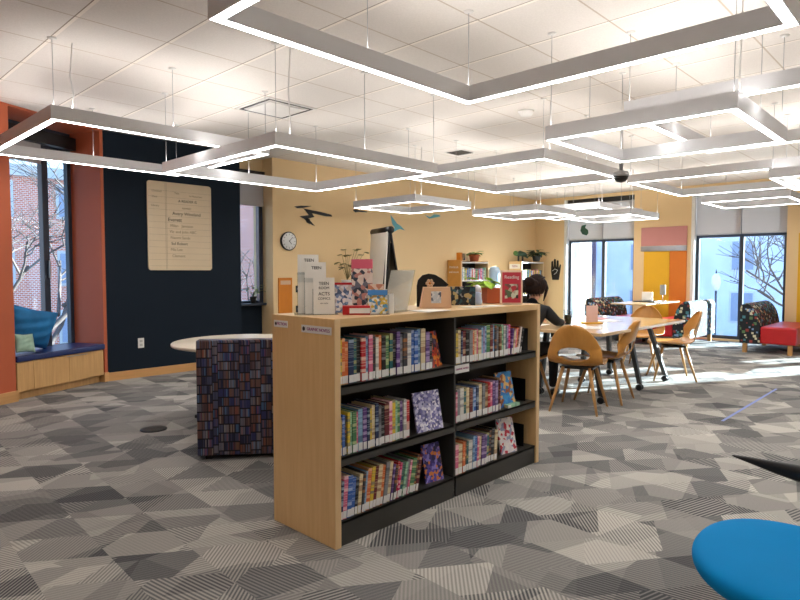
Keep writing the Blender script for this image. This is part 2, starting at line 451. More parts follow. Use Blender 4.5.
# left niche window (local frame of the left wall)
w1 = bpy.data.objects.new('window_1', None); col.objects.link(w1); w1.location = P0; w1.rotation_euler = (0, 0, AW); w1['kind'] = 'structure'
f = MB(); frame_rect(f, (0.0, 0.40), (1.115, 2.90), 0.05, 0.44, 0.50, 'y')
f.box((0.725, 0.435, 0.42), (0.80, 0.505, 2.88), 0.004); f.box((0.05, 0.445, 2.66), (1.06, 0.495, 2.72))
f.part('window_frame', w1, M['darkframe'])
MB().box((0.03, 0.465, 0.43), (0.70, 0.471, 2.88)).part('glass_pane', w1, M['glass'])
MB().box((0.78, 0.465, 0.43), (1.08, 0.471, 2.88)).part('glass_pane', w1, M['glass'])
f = MB().box((0.765, 0.405, 1.22), (0.785, 0.43, 1.42), 0.004); f.part('window_handle', w1, M['steel'])
MB().box((0.02, 0.33, 2.70), (1.10, 0.425, 2.84), 0.006).part('blind_cassette', w1, M['blackplastic'])
MB().box((0.05, 0.40, 2.48), (0.69, 0.403, 2.70)).part('roller_blind', w1, M['blind'])

# tall narrow window beyond the navy wall
w2 = bpy.data.objects.new('window_2', None); col.objects.link(w2); w2.location = (0, 0, 0); w2['kind'] = 'structure'
f = MB(); frame_rect(f, (4.49, 0.82), (5.02, 2.74), 0.045, WY + 0.31, WY + 0.37, 'y'); f.part('window_frame', w2, M['darkframe'])
f = MB().box((4.95, WY + 0.25, 0.82), (5.015, WY + 0.31, 2.72), 0.003); f.part('side_frame', w2, M['darkframe'])
MB().box((4.52, WY + 0.335, 0.85), (4.99, WY + 0.341, 2.71)).part('glass_pane', w2, M['glass'])
MB().box((4.485, WY + 0.17, 0.80), (5.02, WY + 0.33, 0.83), 0.003).part('window_sill', w2, M['darkframe'])
MB().box((4.50, WY + 0.17, 2.62), (5.01, WY + 0.27, 2.74), 0.004).part('blind_cassette', w2, M['blackplastic'])
MB().box((4.50, WY + 0.22, 2.24), (5.01, WY + 0.223, 2.62)).part('roller_blind', w2, M['blind'])

def big_window(name, y0, y1, ym, low=0.03, mw=0.035):
    r = bpy.data.objects.new(name, None); col.objects.link(r); r['kind'] = 'structure'
    f = MB(); frame_rect(f, (y0, low), (y1, 2.84), 0.06, WX + 0.12, WX + 0.20, 'x')
    f.box((WX + 0.115, ym - mw, low), (WX + 0.205, ym + mw, 2.84), 0.003); f.box((WX + 0.11, y0, 1.93), (WX + 0.21, y1, 2.0), 0.003)
    f.part('window_frame', r, M['darkframe'])
    for a, c in ((y0 + 0.04, ym - 0.03), (ym + 0.03, y1 - 0.04)):
        MB().box((WX + 0.155, a, low + 0.04), (WX + 0.161, c, 2.8)).part('glass_pane', r, M['glass'])
        bl = MB().box((WX + 0.062, a - 0.03, 2.0), (WX + 0.066, c + 0.02, 2.78)); bl.part('roller_blind', r, M['blind'])
        MB().box((WX + 0.055, a - 0.03, 1.975), (WX + 0.075, c + 0.02, 2.0), 0.004).part('blind_hem_bar', r, M['steel'])
    MB().box((WX + 0.02, y0 + 0.01, 2.76), (WX + 0.10, y1 - 0.01, 2.86), 0.004).part('blind_cassette', r, M['blackplastic'])
    MB().box((WX - 0.012, y1 - 0.012, 0.0), (WX + 0.11, y1 + 0.05, 2.86), 0.003).part('window_jamb', r, M['white'])
    return r
big_window('window_3', 5.06, 6.57, 5.76)
big_window('window_4', 2.38, 3.90, 3.11)
big_window('window_5', -0.35, 1.05, 0.46, 0.03, 0.12)
# leaf emblem on the blind of window 3
lf = MB().prism([(6.12, 2.07), (6.22, 2.10), (6.27, 2.18), (6.24, 2.29), (6.13, 2.31), (6.16, 2.24), (6.09, 2.19), (6.08, 2.12)], WX + 0.055, WX + 0.061, 'x')
lf.solo('leaf_sticker', mat('bottle green vinyl', (40, 84, 66), 0.5), 'small dark green leaf shaped sticker on the grey roller blind', 'sticker')

# window seat in the niche
ws = thing('window_seat', 'built-in maple window seat with drawer fronts and navy cushion in the orange niche', 'bench', P0, AW)
MB().box((0.004, 0.06, 0.0), (1.095, 0.44, 0.085)).part('plinth', ws, M['bench'])
MB().box((0.004, 0.012, 0.085), (1.095, 0.43, 0.385)).part('carcass', ws, M['bench'])
for i, (a, c) in enumerate(((0.006, 0.19), (0.194, 0.62), (0.624, 1.092))):
    d = MB().box((a, -0.008, 0.09), (c, 0.011, 0.38), 0.002).part('drawer_front', ws, M['bench'])
    if i: MB().tube([((a + c) / 2 - 0.13 + (0.14 if i == 1 else 0) - (0.14 if i == 2 else 0) , -0.014, 0.368), ((a + c) / 2 + 0.0, -0.016, 0.366)], 0.004, 6).part('pull', d, M['steel'])
MB().box((0.004, -0.02, 0.388), (1.112, 0.43, 0.45), 0.014).part('seat_cushion', ws, M['cushion'])

def pillow(name, w, h, th, m, label, loc, rot):
    mb = MB(); n = 16; vs = []; fs = []
    for side in (1, -1):
        for j in range(n + 1):
            for i in range(n + 1):
                u = i / n * 2 - 1; v = j / n * 2 - 1
                e = (1 - abs(u) ** 2.6) * (1 - abs(v) ** 2.6); pin = 1 - 0.10 * (1 - abs(v)) * abs(u) ** 2 - 0.0
                pin2 = 1 - 0.10 * (1 - abs(u)) * abs(v) ** 2
                wr = 0.10 * math.sin(9 * u + 5 * v * side) * math.sin(3 * v + 7 * u * v) + 0.08 * math.sin(13 * v - 4 * u)
                vs.append((u * w / 2 * pin, side * (th / 2) * (max(0, e) ** 0.5) * (1 + wr), v * h / 2 * pin2))
    N = (n + 1) ** 2
    for s_ in (0, 1):
        for j in range(n):
            for i in range(n):
                a = s_ * N + j * (n + 1) + i; fs.append((a, a + 1, a + n + 2, a + n + 1) if s_ else (a, a + n + 1, a + n + 2, a + 1))
    mb._new(vs, fs, True); bmesh.ops.remove_doubles(mb.bm, verts=mb.bm.verts, dist=0.0005)
    return mb.solo(name, m, label, 'pillow', loc, rot)
def LW(u, v, z): return P0 + Vector((math.cos(AW) * u - math.sin(AW) * v, math.sin(AW) * u + math.cos(AW) * v, z))
subsurf(pillow('throw_pillow', 0.58, 0.44, 0.20, M['pillow'], 'large rumpled teal pillow slumped against the glass on the window seat', LW(0.37, 0.25, 0.70), (0.22, 0.22, AW)))
pillow('small_pillow', 0.22, 0.20, 0.08, M['pillow2'], 'pale green pillow mostly hidden behind the orange wall at the left edge', LW(0.15, 0.06, 0.565), (-0.3, 0.1, AW))

# ------------------------------------------------------------------ pendant lights
def square_light(x0, y0, s, z, label, mids=True):
    t = thing('pendant_light', label, 'light fixture', (x0 + s / 2, y0 + s / 2, z), 0, 'square ring pendant lights')
    h = s / 2; w = 0.055; H = 0.10
    def ring(mb, ho, wi, za, zb):
        o = ho; i = ho - wi
        vs = []
        for zz in (za, zb):
            for r in (o, i): vs += [(-r, -r, zz), (r, -r, zz), (r, r, zz), (-r, r, zz)]
        fs = []
        for k in range(4):
            n = (k + 1) % 4
            fs += [(k, n, 4 + n, 4 + k), (8 + k, 12 + k, 12 + n, 8 + n), (k, 8 + k, 8 + n, n), (4 + k, 4 + n, 12 + n, 12 + k)]
        mb._new(vs, fs); return mb
    ring(MB(), h, w, 0.003, H).part('housing', t, M['housing'])
    def flat(ho, wi, zz):
        mb = MB(); vs = [(sx * r, sy * r, zz) for r in (ho, ho - wi) for sx, sy in ((-1, -1), (1, -1), (1, 1), (-1, 1))]
        mb._new(vs, [(k, (k + 1) % 4, 4 + (k + 1) % 4, 4 + k) for k in range(4)]); return mb
    flat(h - 0.007, w - 0.014, 0.002).part('bottom_diffuser', t, M['strip'])
    flat(h - 0.012, w - 0.024, H + 0.001).part('top_diffuser', t, M['uplight'])
    c = h - w / 2; pts = [(-c, -c), (c, -c), (c, c), (-c, c)]
    if mids: pts += [(0, -c), (0, c)]
    for x, y in pts:
        cb = MB().tube([(x, y, H), (x, y, CZ - z - 0.012)], 0.0022, 5).part('suspension_cable', t, M['steel'])
        MB().lathe([(0.012, 0), (0.03, 0.006), (0.03, 0.011)], (x, y, CZ - z - 0.012), 12).part('ceiling_anchor', cb, M['white'])
    x, y = -c + 0.12, -c
    MB().tube([(x, y, H), (x + 0.015, y + 0.01, H + 0.1), (x - 0.01, y, (H + CZ - z) / 2), (x + 0.01, y, CZ - z - 0.004)], 0.0045, 6).part('power_cord', t, M['white'])
    return t
square_light(1.31, 0.58, 1.8, 2.36, 'large white square ring light nearest the camera, cut by the top of the photo')
square_light(1.38, 4.69, 1.8, 2.36, 'large white square ring light furthest left, in front of the orange niche')
square_light(2.52, 3.65, 1.8, 2.20, 'large lower white square ring light overlapping the leftmost one')
square_light(5.07, 2.97, 1.8, 2.36, 'large white square ring light in the middle, left of the dome camera')
square_light(3.73, 0.98, 1.2, 2.20, 'small lower white square ring light with a curly cord, right of the big nearest one')
square_light(4.08, -0.02, 1.8, 2.36, 'large white square ring light cut by the right edge behind the small lower one')
square_light(7.20, 1.28, 1.8, 2.36, 'large white square ring light before the pink wall panel')
square_light(6.77, 0.29, 1.2, 2.20, 'small white square ring light at the right edge of the photo, below the others')
square_light(10.07, 1.93, 1.2, 2.36, 'small white square ring light hung in front of the blinds of the right window', False)
square_light(5.80, 5.28, 1.2, 2.20, 'small white square ring light in front of the wall with the bird decals', False)
square_light(7.90, 4.74, 1.2, 2.20, 'small white square ring light hung before the corner of the yellow walls', False)
square_light(9.45, 3.98, 1.2, 2.20, 'small white square ring light nearest the left of the two far windows', False)
square_light(9.56, 4.55, 1.8, 2.36, 'large far white square ring light partly hidden behind two small lower ones')

for x_, y_, s_, z_, l_ in ((-2.6, 1.2, 1.8, 2.36, 'added large white square ring light, unseen behind the camera to the left'), (-1.6, -3.2, 1.8, 2.36, 'added large white square ring light, unseen directly behind the camera'),
                          (2.6, -3.4, 1.8, 2.36, 'added large white square ring light, unseen behind the camera to the right'), (6.6, -3.2, 1.8, 2.36, 'added large white square ring light, unseen beyond the right edge of the photo')):
    square_light(x_, y_, s_, z_, l_)  # unseen fixtures added to brighten the front of the room

# ceiling bits
def diffuser(cx, cy, s, label):
    t = thing('ceiling_vent', label, 'air vent', (cx, cy, CZ))
    MB().box((-s / 2, -s / 2, -0.008), (s / 2, s / 2, -0.001)).part('face_plate', t, M['white'])
    k = s / 2 - 0.03
    for a, b_ in (((-k, -k, 0), (-k + 0.025, k, 0)), ((-k, k - 0.025, 0), (k, k, 0)), ((k - 0.02, -k, 0), (k, k, 0)), ((-k, -k, 0), (k, -k + 0.02, 0))):
        MB().box((a[0], a[1], -0.0115), (b_[0], b_[1], -0.0085)).part('slot', t, M['black'])
    MB().box((-s / 2 + 0.08, -s / 2 + 0.08, -0.02), (s / 2 - 0.08, s / 2 - 0.08, -0.009), 0.003).part('centre_plate', t, M['white'])
diffuser(3.55, 5.12, 0.58, 'square white ceiling vent with dark slots above the small window')
diffuser(5.98, 1.80, 0.58, 'square white ceiling vent with dark slots at the top edge of the photo')
t = thing('return_grille', 'small grey ceiling grille in the middle of the ceiling', 'air vent', (6.58, 5.16, CZ))
MB().box((-0.15, -0.15, -0.008), (0.15, 0.15, -0.001)).part('frame', t, M['white'])
for i in range(9): MB().box((-0.13, -0.125 + i * 0.03, -0.014), (0.13, -0.11 + i * 0.03, -0.008)).part('slat', t, M['shelfmetal'])
t = thing('smoke_detector', 'round white smoke detector on the ceiling tile', 'smoke detector', (5.37, 3.36, CZ))
MB().lathe([(0.035, -0.055), (0.06, -0.045), (0.075, -0.02), (0.08, -0.001)]).part('housing', t, M['white'])
MB().lathe([(0.066, -0.034), (0.069, -0.028), (0.069, -0.024)], seg=16).part('vent_ring', t, M['shelfmetal'])
t = thing('dome_camera', 'dome camera hanging from the ceiling on a short grey pole', 'security camera', (6.45, 2.83, CZ))
MB().tube([(0, 0, -0.001), (0, 0, -0.30), (0, 0, -0.34), (0, 0, -0.53)], [0.014, 0.014, 0.026, 0.02], 12).part('pole', t, M['steel'])
MB().lathe([(0.02, -0.53), (0.075, -0.55), (0.085, -0.58), (0.085, -0.60)]).part('shroud', t, M['steel'])
MB().lathe([(0.078, -0.601), (0.07, -0.63), (0.045, -0.655), (0.01, -0.665)]).part('dome', t, M['blackplastic'])

# ------------------------------------------------------------------ main bookcase
bc = thing('bookcase', 'long maple double-sided bookcase with black shelves full of books', 'bookcase', (1.77, 2.11, 0))
BX = 1.77; BY = 2.11
for x in (0.0, 1.765):
    e = MB().mat(M['maple']).box((x, 0.004, 0), (x + 0.035, 0.496, 1.079), 0.003); e.mat(M['maple_pale']).box((x, -0.001, 0), (x + 0.035, 0.0035, 1.079))
    e.part('end_panel', bc)
MB().box((0.036, 0.001, 1.04), (1.764, 0.499, 1.079), 0.003).part('top', bc, M['maple_x'])
MB().box((0.036, 0.243, 0.02), (1.764, 0.257, 1.039)).part('back_panel', bc, M['blackplastic'])
MB().box((0.892, 0.012, 0.12), (0.908, 0.242, 1.035)).part('upright', bc, M['shelfmetal'])
MB().box((0.892, 0.258, 0.12), (0.908, 0.49, 1.035)).part('upright', bc, M['shelfmetal'])
for s, ya, yb in ((0, 0.008, 0.242), (1, 0.258, 0.492)):
    for xa, xb in ((0.036, 0.891), (0.909, 1.764)):
        for zz in (0.765, 0.425, 0.118):
            lo = zz - 0.045 if zz > 0.2 else 0.0
            m = MB().box((xa, ya, zz - 0.012), (xb, yb, zz))
            yl = ya if s == 0 else yb - 0.012
            m.box((xa, yl, lo), (xb, yl + 0.012, zz), 0.002); m.part('shelf', bc, M['shelfmetal'])
        # slotted steel strips on the back panel
sg = MB().box((-0.003, 0.36, 1.016), (-0.0005, 0.475, 1.050)).part('sign', bc, M['label'])
text('lettering', 'FICTION', 0.021, M['inkp'], sg, (-0.0035, 0.405, 1.033), FX)
MB().ball((-0.0032, 0.458, 1.033), 0.010, 1, (0.05, 1, 1)).part('emblem', sg, M['ink'])
sg = MB().box((-0.003, 0.02, 1.004), (-0.0005, 0.245, 1.040)).part('sign', bc, M['label'])
text('lettering', 'GRAPHIC NOVELS', 0.021, M['inkp'], sg, (-0.0035, 0.115, 1.022), FX)
MB().ball((-0.0032, 0.226, 1.022), 0.012, 1, (0.05, 1, 1)).part('emblem', sg, M['shelfmetal'])
sg = MB().box((0.89, 0.002, 0.716), (1.02, 0.0065, 0.762)).part('sign', bc, M['label'])
text('lettering', 'GRAPHIC NOVELS', 0.0145, M['inkp'], sg, (0.955, 0.0015, 0.739), FY)

COL = dict(yellow=((222, 190, 60), (60, 90, 120)), orange=((216, 108, 56), (240, 200, 150)), navy=((34, 50, 92), (180, 200, 220)),
    teal=((34, 100, 108), (200, 190, 120)), black=((22, 22, 26), (150, 150, 150)), white=((222, 220, 212), (120, 120, 130)),
    pink=((212, 104, 140), (250, 220, 220)), green=((72, 128, 84), (210, 220, 160)), purple=((92, 62, 128), (200, 180, 220)),
    blue=((54, 98, 176), (200, 214, 236)), grey=((138, 140, 144), (60, 60, 70)), red=((190, 34, 44), (240, 220, 200)),
    cream=((222, 208, 168), (140, 80, 60)), magenta=((206, 24, 104), (240, 190, 210)), brown=((110, 72, 48), (220, 190, 140)),
    lightblue=((140, 178, 210), (40, 70, 110)), maroon=((104, 30, 40), (220, 190, 150)), lilac=((170, 150, 196), (70, 50, 100)),
    mint=((156, 204, 170), (50, 100, 80)), charcoal=((60, 62, 68), (190, 120, 60)))
BM = {k: book_cover(k + ' cover', *v) for k, v in COL.items()}
ORD = ['first', 'second', 'third', 'fourth', 'fifth', 'sixth', 'seventh', 'eighth', 'ninth', 'tenth', 'eleventh', 'twelfth', 'thirteenth', 'fourteenth', 'fifteenth',
       'sixteenth', 'seventeenth', 'eighteenth', 'nineteenth', 'twentieth', 'twenty-first', 'twenty-second', 'twenty-third', 'twenty-fourth', 'twenty-fifth',
       'twenty-sixth', 'twenty-seventh', 'twenty-eighth', 'twenty-ninth', 'thirtieth', 'thirty-first', 'thirty-second', 'thirty-third', 'thirty-fourth', 'thirty-fifth']
def book(x, y, z, th, h, d, lean, cname, label, group, lab=True, rz=0.0):
    c = 0.0022
    m = MB(); m.box((0, 0, 0), (th, c, h)); m.box((0, c, 0), (c, d, h)); m.box((th - c, c, 0), (th, d, h))
    o = m.solo('book', BM[cname], label, 'book', (x, y, z), (0, lean, rz), group)
    MB().box((c, c + 0.0003, 0.004), (th - c, d - 0.005, h - 0.004)).part('pages', o, M['pages'])
    if lab: MB().box((0.0008, -0.0009, 0.004), (th - 0.0008, -0.0001, 0.040)).part('spine_label', o, M['label'])
    return o
def row(names, x0, x1, z, hmin, hmax, where, group, lean0=0.0, lean1=0.0, y=BY + 0.014):
    n = len(names); raw = []
    for nm in names: raw.append({'white': 1.15, 'cream': 1.1, 'green': 1.2}.get(nm, 1.0) * random.uniform(0.65, 1.45))
    tot = sum(raw); sc = (x1 - x0) / tot; x = x0
    hs = hmin
    for i, nm in enumerate(names):
        cell = raw[i] * sc; hs = 0.45 * hs + 0.55 * random.uniform(hmin, hmax)
        h = hs; lean = lean0 + (lean1 - lean0) * i / max(1, n - 1)
        if lean > 0:      # leaning to the right, foot first
            th = max(0.006, cell * math.cos(lean) - 0.0012)
            zz = z + th * math.sin(lean) + 0.0006; xx = x + 0.0004
        else: th = cell - 0.0012; zz = z + 0.0006; xx = x + 0.0004
        d = random.uniform(0.135, 0.17)
        book(xx, y + random.uniform(0, 0.010), zz, th, h, d, lean, nm, f'{nm} spined book, {ORD[i]} from left {where}', group)
        x += cell
L_ = lambda s: s.split()
row(L_('yellow orange orange navy teal black red lightblue pink charcoal white orange black green teal black purple grey charcoal white blue blue lightblue cream purple black'),
    1.812, 2.475, 0.765, 0.185, 0.235, 'on the top shelf of the near bay', 'books on the top shelf, near bay')
row(L_('yellow blue charcoal yellow mint green pink lightblue purple navy yellow cream navy grey black maroon pink yellow mint green purple white red'),
    1.812, 2.300, 0.425, 0.180, 0.222, 'on the middle shelf of the near bay', 'books on the middle shelf, near bay')
row(L_('navy pink blue blue black cream charcoal lightblue orange yellow maroon cream orange grey cream purple charcoal red magenta teal mint grey pink green charcoal maroon'),
    1.815, 2.36, 0.118, 0.165, 0.225, 'on the bottom shelf of the near bay', 'books on the bottom shelf, near bay', 0.07, 0.22)
row(L_('yellow cream navy maroon black grey orange cream pink cream lightblue lilac lightblue green maroon lightblue charcoal grey brown mint white teal lilac magenta'),
    2.685, 3.25, 0.765, 0.175, 0.215, 'on the top shelf of the far bay', 'books on the top shelf, far bay')
row(L_('purple cream pink orange maroon white black'), 3.252, 3.372, 0.765, 0.16, 0.185, 'in the leaning group, top shelf, far bay', 'leaning books on the top shelf, far bay', 0.10, 0.24)
row(L_('pink grey white teal cream maroon lightblue blue navy cream grey brown red pink purple lilac charcoal maroon'),
    2.685, 3.14, 0.425, 0.175, 0.21, 'on the middle shelf of the far bay', 'books on the middle shelf, far bay')
row(L_('pink cream orange brown teal white lightblue blue pink cream purple purple teal charcoal black cream'),
    2.685, 3.10, 0.118, 0.17, 0.215, 'on the bottom shelf of the far bay', 'books on the bottom shelf, far bay', 0.02, 0.08)
# bookends
def bookend(x, z, label, flip=1):
    t = MB().box((0, 0, 0), (0.0025, 0.14, 0.15)).box((0, 0, 0), (0.0028 * flip, 0.14, 0.0018))
    t.solo('bookend', M['blackplastic'], label, 'bookend', (x, BY + 0.05, z + 0.0002))
def face_out(x, z, w, h, m, label, rz=0.0, tilt=-0.22, th=0.012, y=BY + 0.03):
    o = MB().box((0, 0, 0), (w, th, h)).solo('display_book', m, label, 'book', (x, y, z + 0.001 + 0), (tilt, 0, rz), 'books shown face out')
    MB().box((0.002, 0.002, 0.003), (w + 0.002, th - 0.002, h - 0.003)).part('pages', o, M['pages'])
    return o
A1 = art('flame art cover', [(200, 60, 40), (40, 40, 60), (230, 150, 60), (150, 60, 50), (90, 80, 120)], 55)
A2 = art('lilac comic cover', [(190, 190, 220), (120, 120, 180), (230, 230, 240), (90, 90, 140), (160, 160, 200)], 75, 'vor')
A3 = art('violet comic cover', [(90, 80, 170), (60, 50, 130), (220, 130, 60), (140, 130, 210), (40, 40, 90)], 60)
A4 = art('white sketch cover', [(222, 216, 220), (200, 60, 80), (230, 226, 226), (150, 160, 190), (234, 230, 228)], 48)
A5 = art('blue city cover', [(50, 120, 190), (220, 180, 110), (60, 140, 200), (150, 90, 60), (70, 150, 210)], 45)
face_out(2.495, 0.765, 0.125, 0.20, A1, 'book with a fiery red and orange cover, face out on the top shelf', 0.25)
face_out(2.375, 0.425, 0.19, 0.215, A2, 'pale lilac comic book leaning face out on the middle shelf', -0.12)
face_out(2.47, 0.118, 0.135, 0.21, A3, 'violet and orange comic book face out on the bottom shelf, near bay', -0.1, y=BY + 0.05)
face_out(3.18, 0.425, 0.15, 0.225, A5, 'blue and gold picture book face out on the middle shelf, far bay', -0.15, y=BY + 0.05)
face_out(3.20, 0.118, 0.15, 0.225, A4, 'white book with red marks face out on the bottom shelf, far bay', -0.15, y=BY + 0.05)
book(3.20, BY + 0.006, 0.4265 + 0.020, 0.02, 0.14, 0.03, PI / 2, 'mint', 'mint green book lying flat at the right end of the middle shelf', 'books lying flat')
face_out(3.40, 0.765, 0.09, 0.10, M['paper'], 'small white card in the right end of the top shelf, far bay', 0.5, -0.5, 0.003, BY + 0.05)
bookend(2.484, 0.765, 'black steel bookend on the top shelf, near bay')
bookend(2.312, 0.425, 'black steel bookend on the middle shelf, near bay')
bookend(3.152, 0.425, 'black steel bookend on the middle shelf, far bay')
bookend(2.682, 0.765, 'black steel bookend at the left of the top shelf, far bay', -1)
bookend(2.682, 0.425, 'black steel bookend at the left of the middle shelf, far bay', -1)
bookend(2.682, 0.118, 'black steel bookend at the left of the bottom shelf, far bay', -1)
bookend(3.46, 0.118, 'black steel bookend at the right end of the bottom shelf', 1)
bookend(3.475, 0.425, 'black steel bookend at the right end of the middle shelf', 1)
bookend(3.50, 0.765, 'black steel bookend at the right end of the top shelf', 1)

# ---- things on top of the bookcase
TZ = 1.0795
VR = -PI / 4 * 0.9      # faces the camera
# three tier leaflet rack
t = thing('leaflet_rack', 'clear tiered rack of three white printed leaflets at the left end of the bookcase top', 'leaflet holder', (1.93, 2.38, TZ), -0.62)
for i, (xo, yo, zh) in enumerate(((-0.075, 0.09, 0.305), (-0.04, 0.045, 0.265), (0.0, 0.0, 0.185))):
    MB().box((xo - 0.058, yo + 0.012, 0.0), (xo + 0.058, yo + 0.016, zh * 0.7)).part('acrylic_pocket', t, M['acrylic'])
    lf = MB().box((-0.054, -0.004, 0), (0.054, 0.004, zh)).part('leaflet', t, M['paper'], None, (xo, yo, 0.002), (-0.10, 0, 0))
    if i == 2:
        for k, (s_, sz, zz) in enumerate((('TEEN', 0.022, 0.155), ('ROOM', 0.018, 0.132), ('ACTS', 0.024, 0.102), ('COMICS', 0.017, 0.078), ('see inside', 0.010, 0.055))):
            text('lettering', s_, sz, M['ink'], lf, (0, -0.0048, zz), FY)
    else: text('lettering', 'TEEN', 0.022, M['ink'], lf, (0.005, -0.0048, zh - 0.03), FY)
MB().box((-0.15, -0.03, 0), (0.07, 0.14, 0.0022)).part('foot', t, M['acrylic'])
# red card box
t = thing('card_box', 'low bright red box with a white front card on the bookcase top', 'box', (2.045, 2.265, TZ), VR)
MB().box((-0.07, -0.035, 0), (0.07, 0.035, 0.045), 0.004).part('box_body', t, M['red'])
MB().box((-0.035, -0.0375, 0.008), (0.068, -0.0355, 0.034)).part('front_card', t, M['label'])
# tall leaflets behind
def stand_card(x, y, w, h, m, label, rz, tilt=-0.12, name='leaflet', th=0.008, top=None, cat='leaflet'):
    o = MB().box((-w / 2, 0, 0), (w / 2, th, h)).solo(name, m, label, cat, (x, y, TZ + 0.0015), (tilt, 0, rz))
    if top: MB().box((-w / 2, -0.0012, h * top[0]), (w / 2, -0.0002, h - 0.001)).part('title_band', o, top[1])
    return o
stand_card(2.07, 2.40, 0.10, 0.16, art('blue and white leaflet print', [(220, 220, 226), (120, 140, 180), (236, 230, 230), (200, 190, 190), (80, 96, 130)], 60), 'small leaflet with a red top edge behind the red box', VR, top=(0.92, M['red']))
stand_card(2.17, 2.36, 0.115, 0.285, art('dance poster print', [(220, 200, 190), (50, 56, 70), (190, 130, 120), (226, 210, 200), (110, 110, 124)], 45), 'tall leaflet with a pink title band and dark photo shapes', VR - 0.1, top=(0.82, mat('rose band', (220, 96, 120), 0.5)))
stand_card(2.22, 2.30, 0.085, 0.15, art('peach leaflet print', [(220, 170, 140), (200, 130, 100), (230, 200, 180)], 24), 'peach coloured leaflet between the tall pink one and the blue brochure', VR)
t = thing('brochure_stand', 'small clear stand with blue and yellow brochures at the front edge of the top', 'leaflet holder', (2.12, 2.185, TZ), VR)
MB().box((-0.058, 0.012, 0), (0.058, 0.015, 0.10)).part('acrylic_back', t, M['acrylic'])
MB().box((-0.058, -0.03, 0), (0.058, 0.04, 0.002)).part('acrylic_foot', t, M['acrylic'])
lf = MB().box((-0.05, 0, 0), (0.05, 0.006, 0.125)).part('brochure', t, art('map brochure print', [(226, 190, 70), (236, 236, 230), (90, 150, 190), (220, 220, 214), (200, 160, 90)], 70), None, (0, 0.001, 0.003), (-0.14, 0, 0))
MB().box((-0.05, -0.001, 0.095), (0.05, -0.0002, 0.122)).part('title_band', lf, mat('sky band', (70, 140, 210), 0.5))
MB().box((-0.035, 0.0, 0.003), (0.072, 0.005, 0.105)).part('brochure', t, M['paper'], None, (0.012, 0.016, 0), (-0.12, 0, 0))
# slanted sheet holder
t = thing('sheet_holder', 'slanted clear holder with a large white sheet in the middle of the bookcase top', 'sign holder', (2.34, 2.25, TZ), math.radians(15))
MB().box((-0.13, 0, 0), (0.13, 0.003, 0.225)).part('sheet', t, M['frosted'], None, (0, 0.02, 0.004), (0.22, 0, 0))
MB().box((-0.133, -0.004, -0.002), (0.133, -0.001, 0.228)).part('acrylic_back', t, M['acrylic'], None, (0, 0.02, 0.004), (0.22, 0, 0))
MB().box((-0.133, -0.03, 0), (0.133, 0.07, 0.003)).part('acrylic_foot', t, M['acrylic'])
# flat magazine in front
MB().box((-0.10, -0.07, 0), (0.10, 0.07, 0.004)).solo('flyer', M['paper'], 'white flyer lying flat just left of the beige card box', 'paper', (2.50, 2.165, TZ + 0.0003), (0, 0, 0.05))
for i, (x, y, rz) in enumerate(((2.96, 2.22, 0.1), (3.10, 2.19, -0.05))):
    MB().box((-0.09, -0.05, 0), (0.09, 0.05, 0.003)).solo('flyer', M['paper'], ('white flyer lying flat in front of the dark patterned book', 'white flyer lying flat in front of the potted plant')[i], 'paper', (x, y, TZ + 0.0003), (0, 0, rz))
# beige card box with picture
t = thing('card_display', 'beige card display box with a small grey picture on its front', 'box', (2.74, 2.33, TZ), VR)
MB().prism([(-0.095, 0), (0.095, 0), (0.085, 0.125), (-0.072, 0.125)], -0.03, 0.03, 'y', 0.003).part('box_body', t, M['manila'])
MB().box((-0.03, -0.0315, 0.03), (0.03, -0.0302, 0.10)).part('picture', t, art('grey photo print', [(190, 196, 204), (90, 100, 120), (214, 214, 216)], 60))
# black hood with daisy
t = thing('paper_figure', 'rounded black cut-out head shape with a white flower, standing behind the beige box', 'cut-out', (2.80, 2.42, TZ), VR)
pts = [(-0.085, 0.0), (-0.085, 0.13), (-0.078, 0.165), (-0.05, 0.195), (-0.01, 0.205), (0.03, 0.198), (0.07, 0.175), (0.115, 0.135), (0.07, 0.105), (0.06, 0.0)]
MB().prism(pts, 0, 0.012, 'y', 0.002).part('head_shape', t, M['blackplastic'])
f = MB()
for k in range(6):
    a = k * PI / 3; f.ball((-0.005 + 0.017 * math.cos(a), -0.006, 0.145 + 0.017 * math.sin(a)), 0.012, 1, (1, 0.3, 1))
f.part('petals', t, M['manila']); MB().ball((-0.005, -0.009, 0.145), 0.008, 1, (1, 0.4, 1)).part('flower_centre', t, M['corkorange'])
# open dark patterned book, standing
t = thing('open_book', 'dark teal and gold patterned book standing open like a fan', 'book', (3.05, 2.40, TZ), VR)
for i, (a, ln) in enumerate(((-0.35, 0.11), (0.35, 0.11))):
    MB().box((0 if i else -ln, 0, 0), (ln if i else 0, 0.008, 0.12)).part('cover', t, art('dark botanical print', [(24, 40, 52), (18, 24, 34), (180, 160, 110), (40, 80, 90), (22, 30, 44), (150, 150, 150)], 45), None, (0, 0, 0.001), (0, 0, -a))
MB().box((-0.09, 0.012, 0.005), (0.09, 0.03, 0.115)).part('pages', t, M['pages'])
t = thing('figurine', 'pale blue and white figurine beside the dark open book', 'figurine', (3.20, 2.36, TZ))
MB().lathe([(0.03, 0), (0.034, 0.02), (0.024, 0.06), (0.028, 0.075), (0.012, 0.085)]).part('body', t, mat('pale blue ceramic', (180, 196, 224), 0.3))
MB().ball((0, 0, 0.105), 0.026, 2).part('head', t, mat('white ceramic', (222, 222, 226), 0.3))
MB().tube([(-0.09, 0.0, 0.004), (-0.02, 0.03, 0.12)], 0.006, 8).solo('paintbrush', M['manila'], 'beige wooden stick leaning beside the pale figurine', 'stick', (3.20, 2.34, TZ + 0.003))

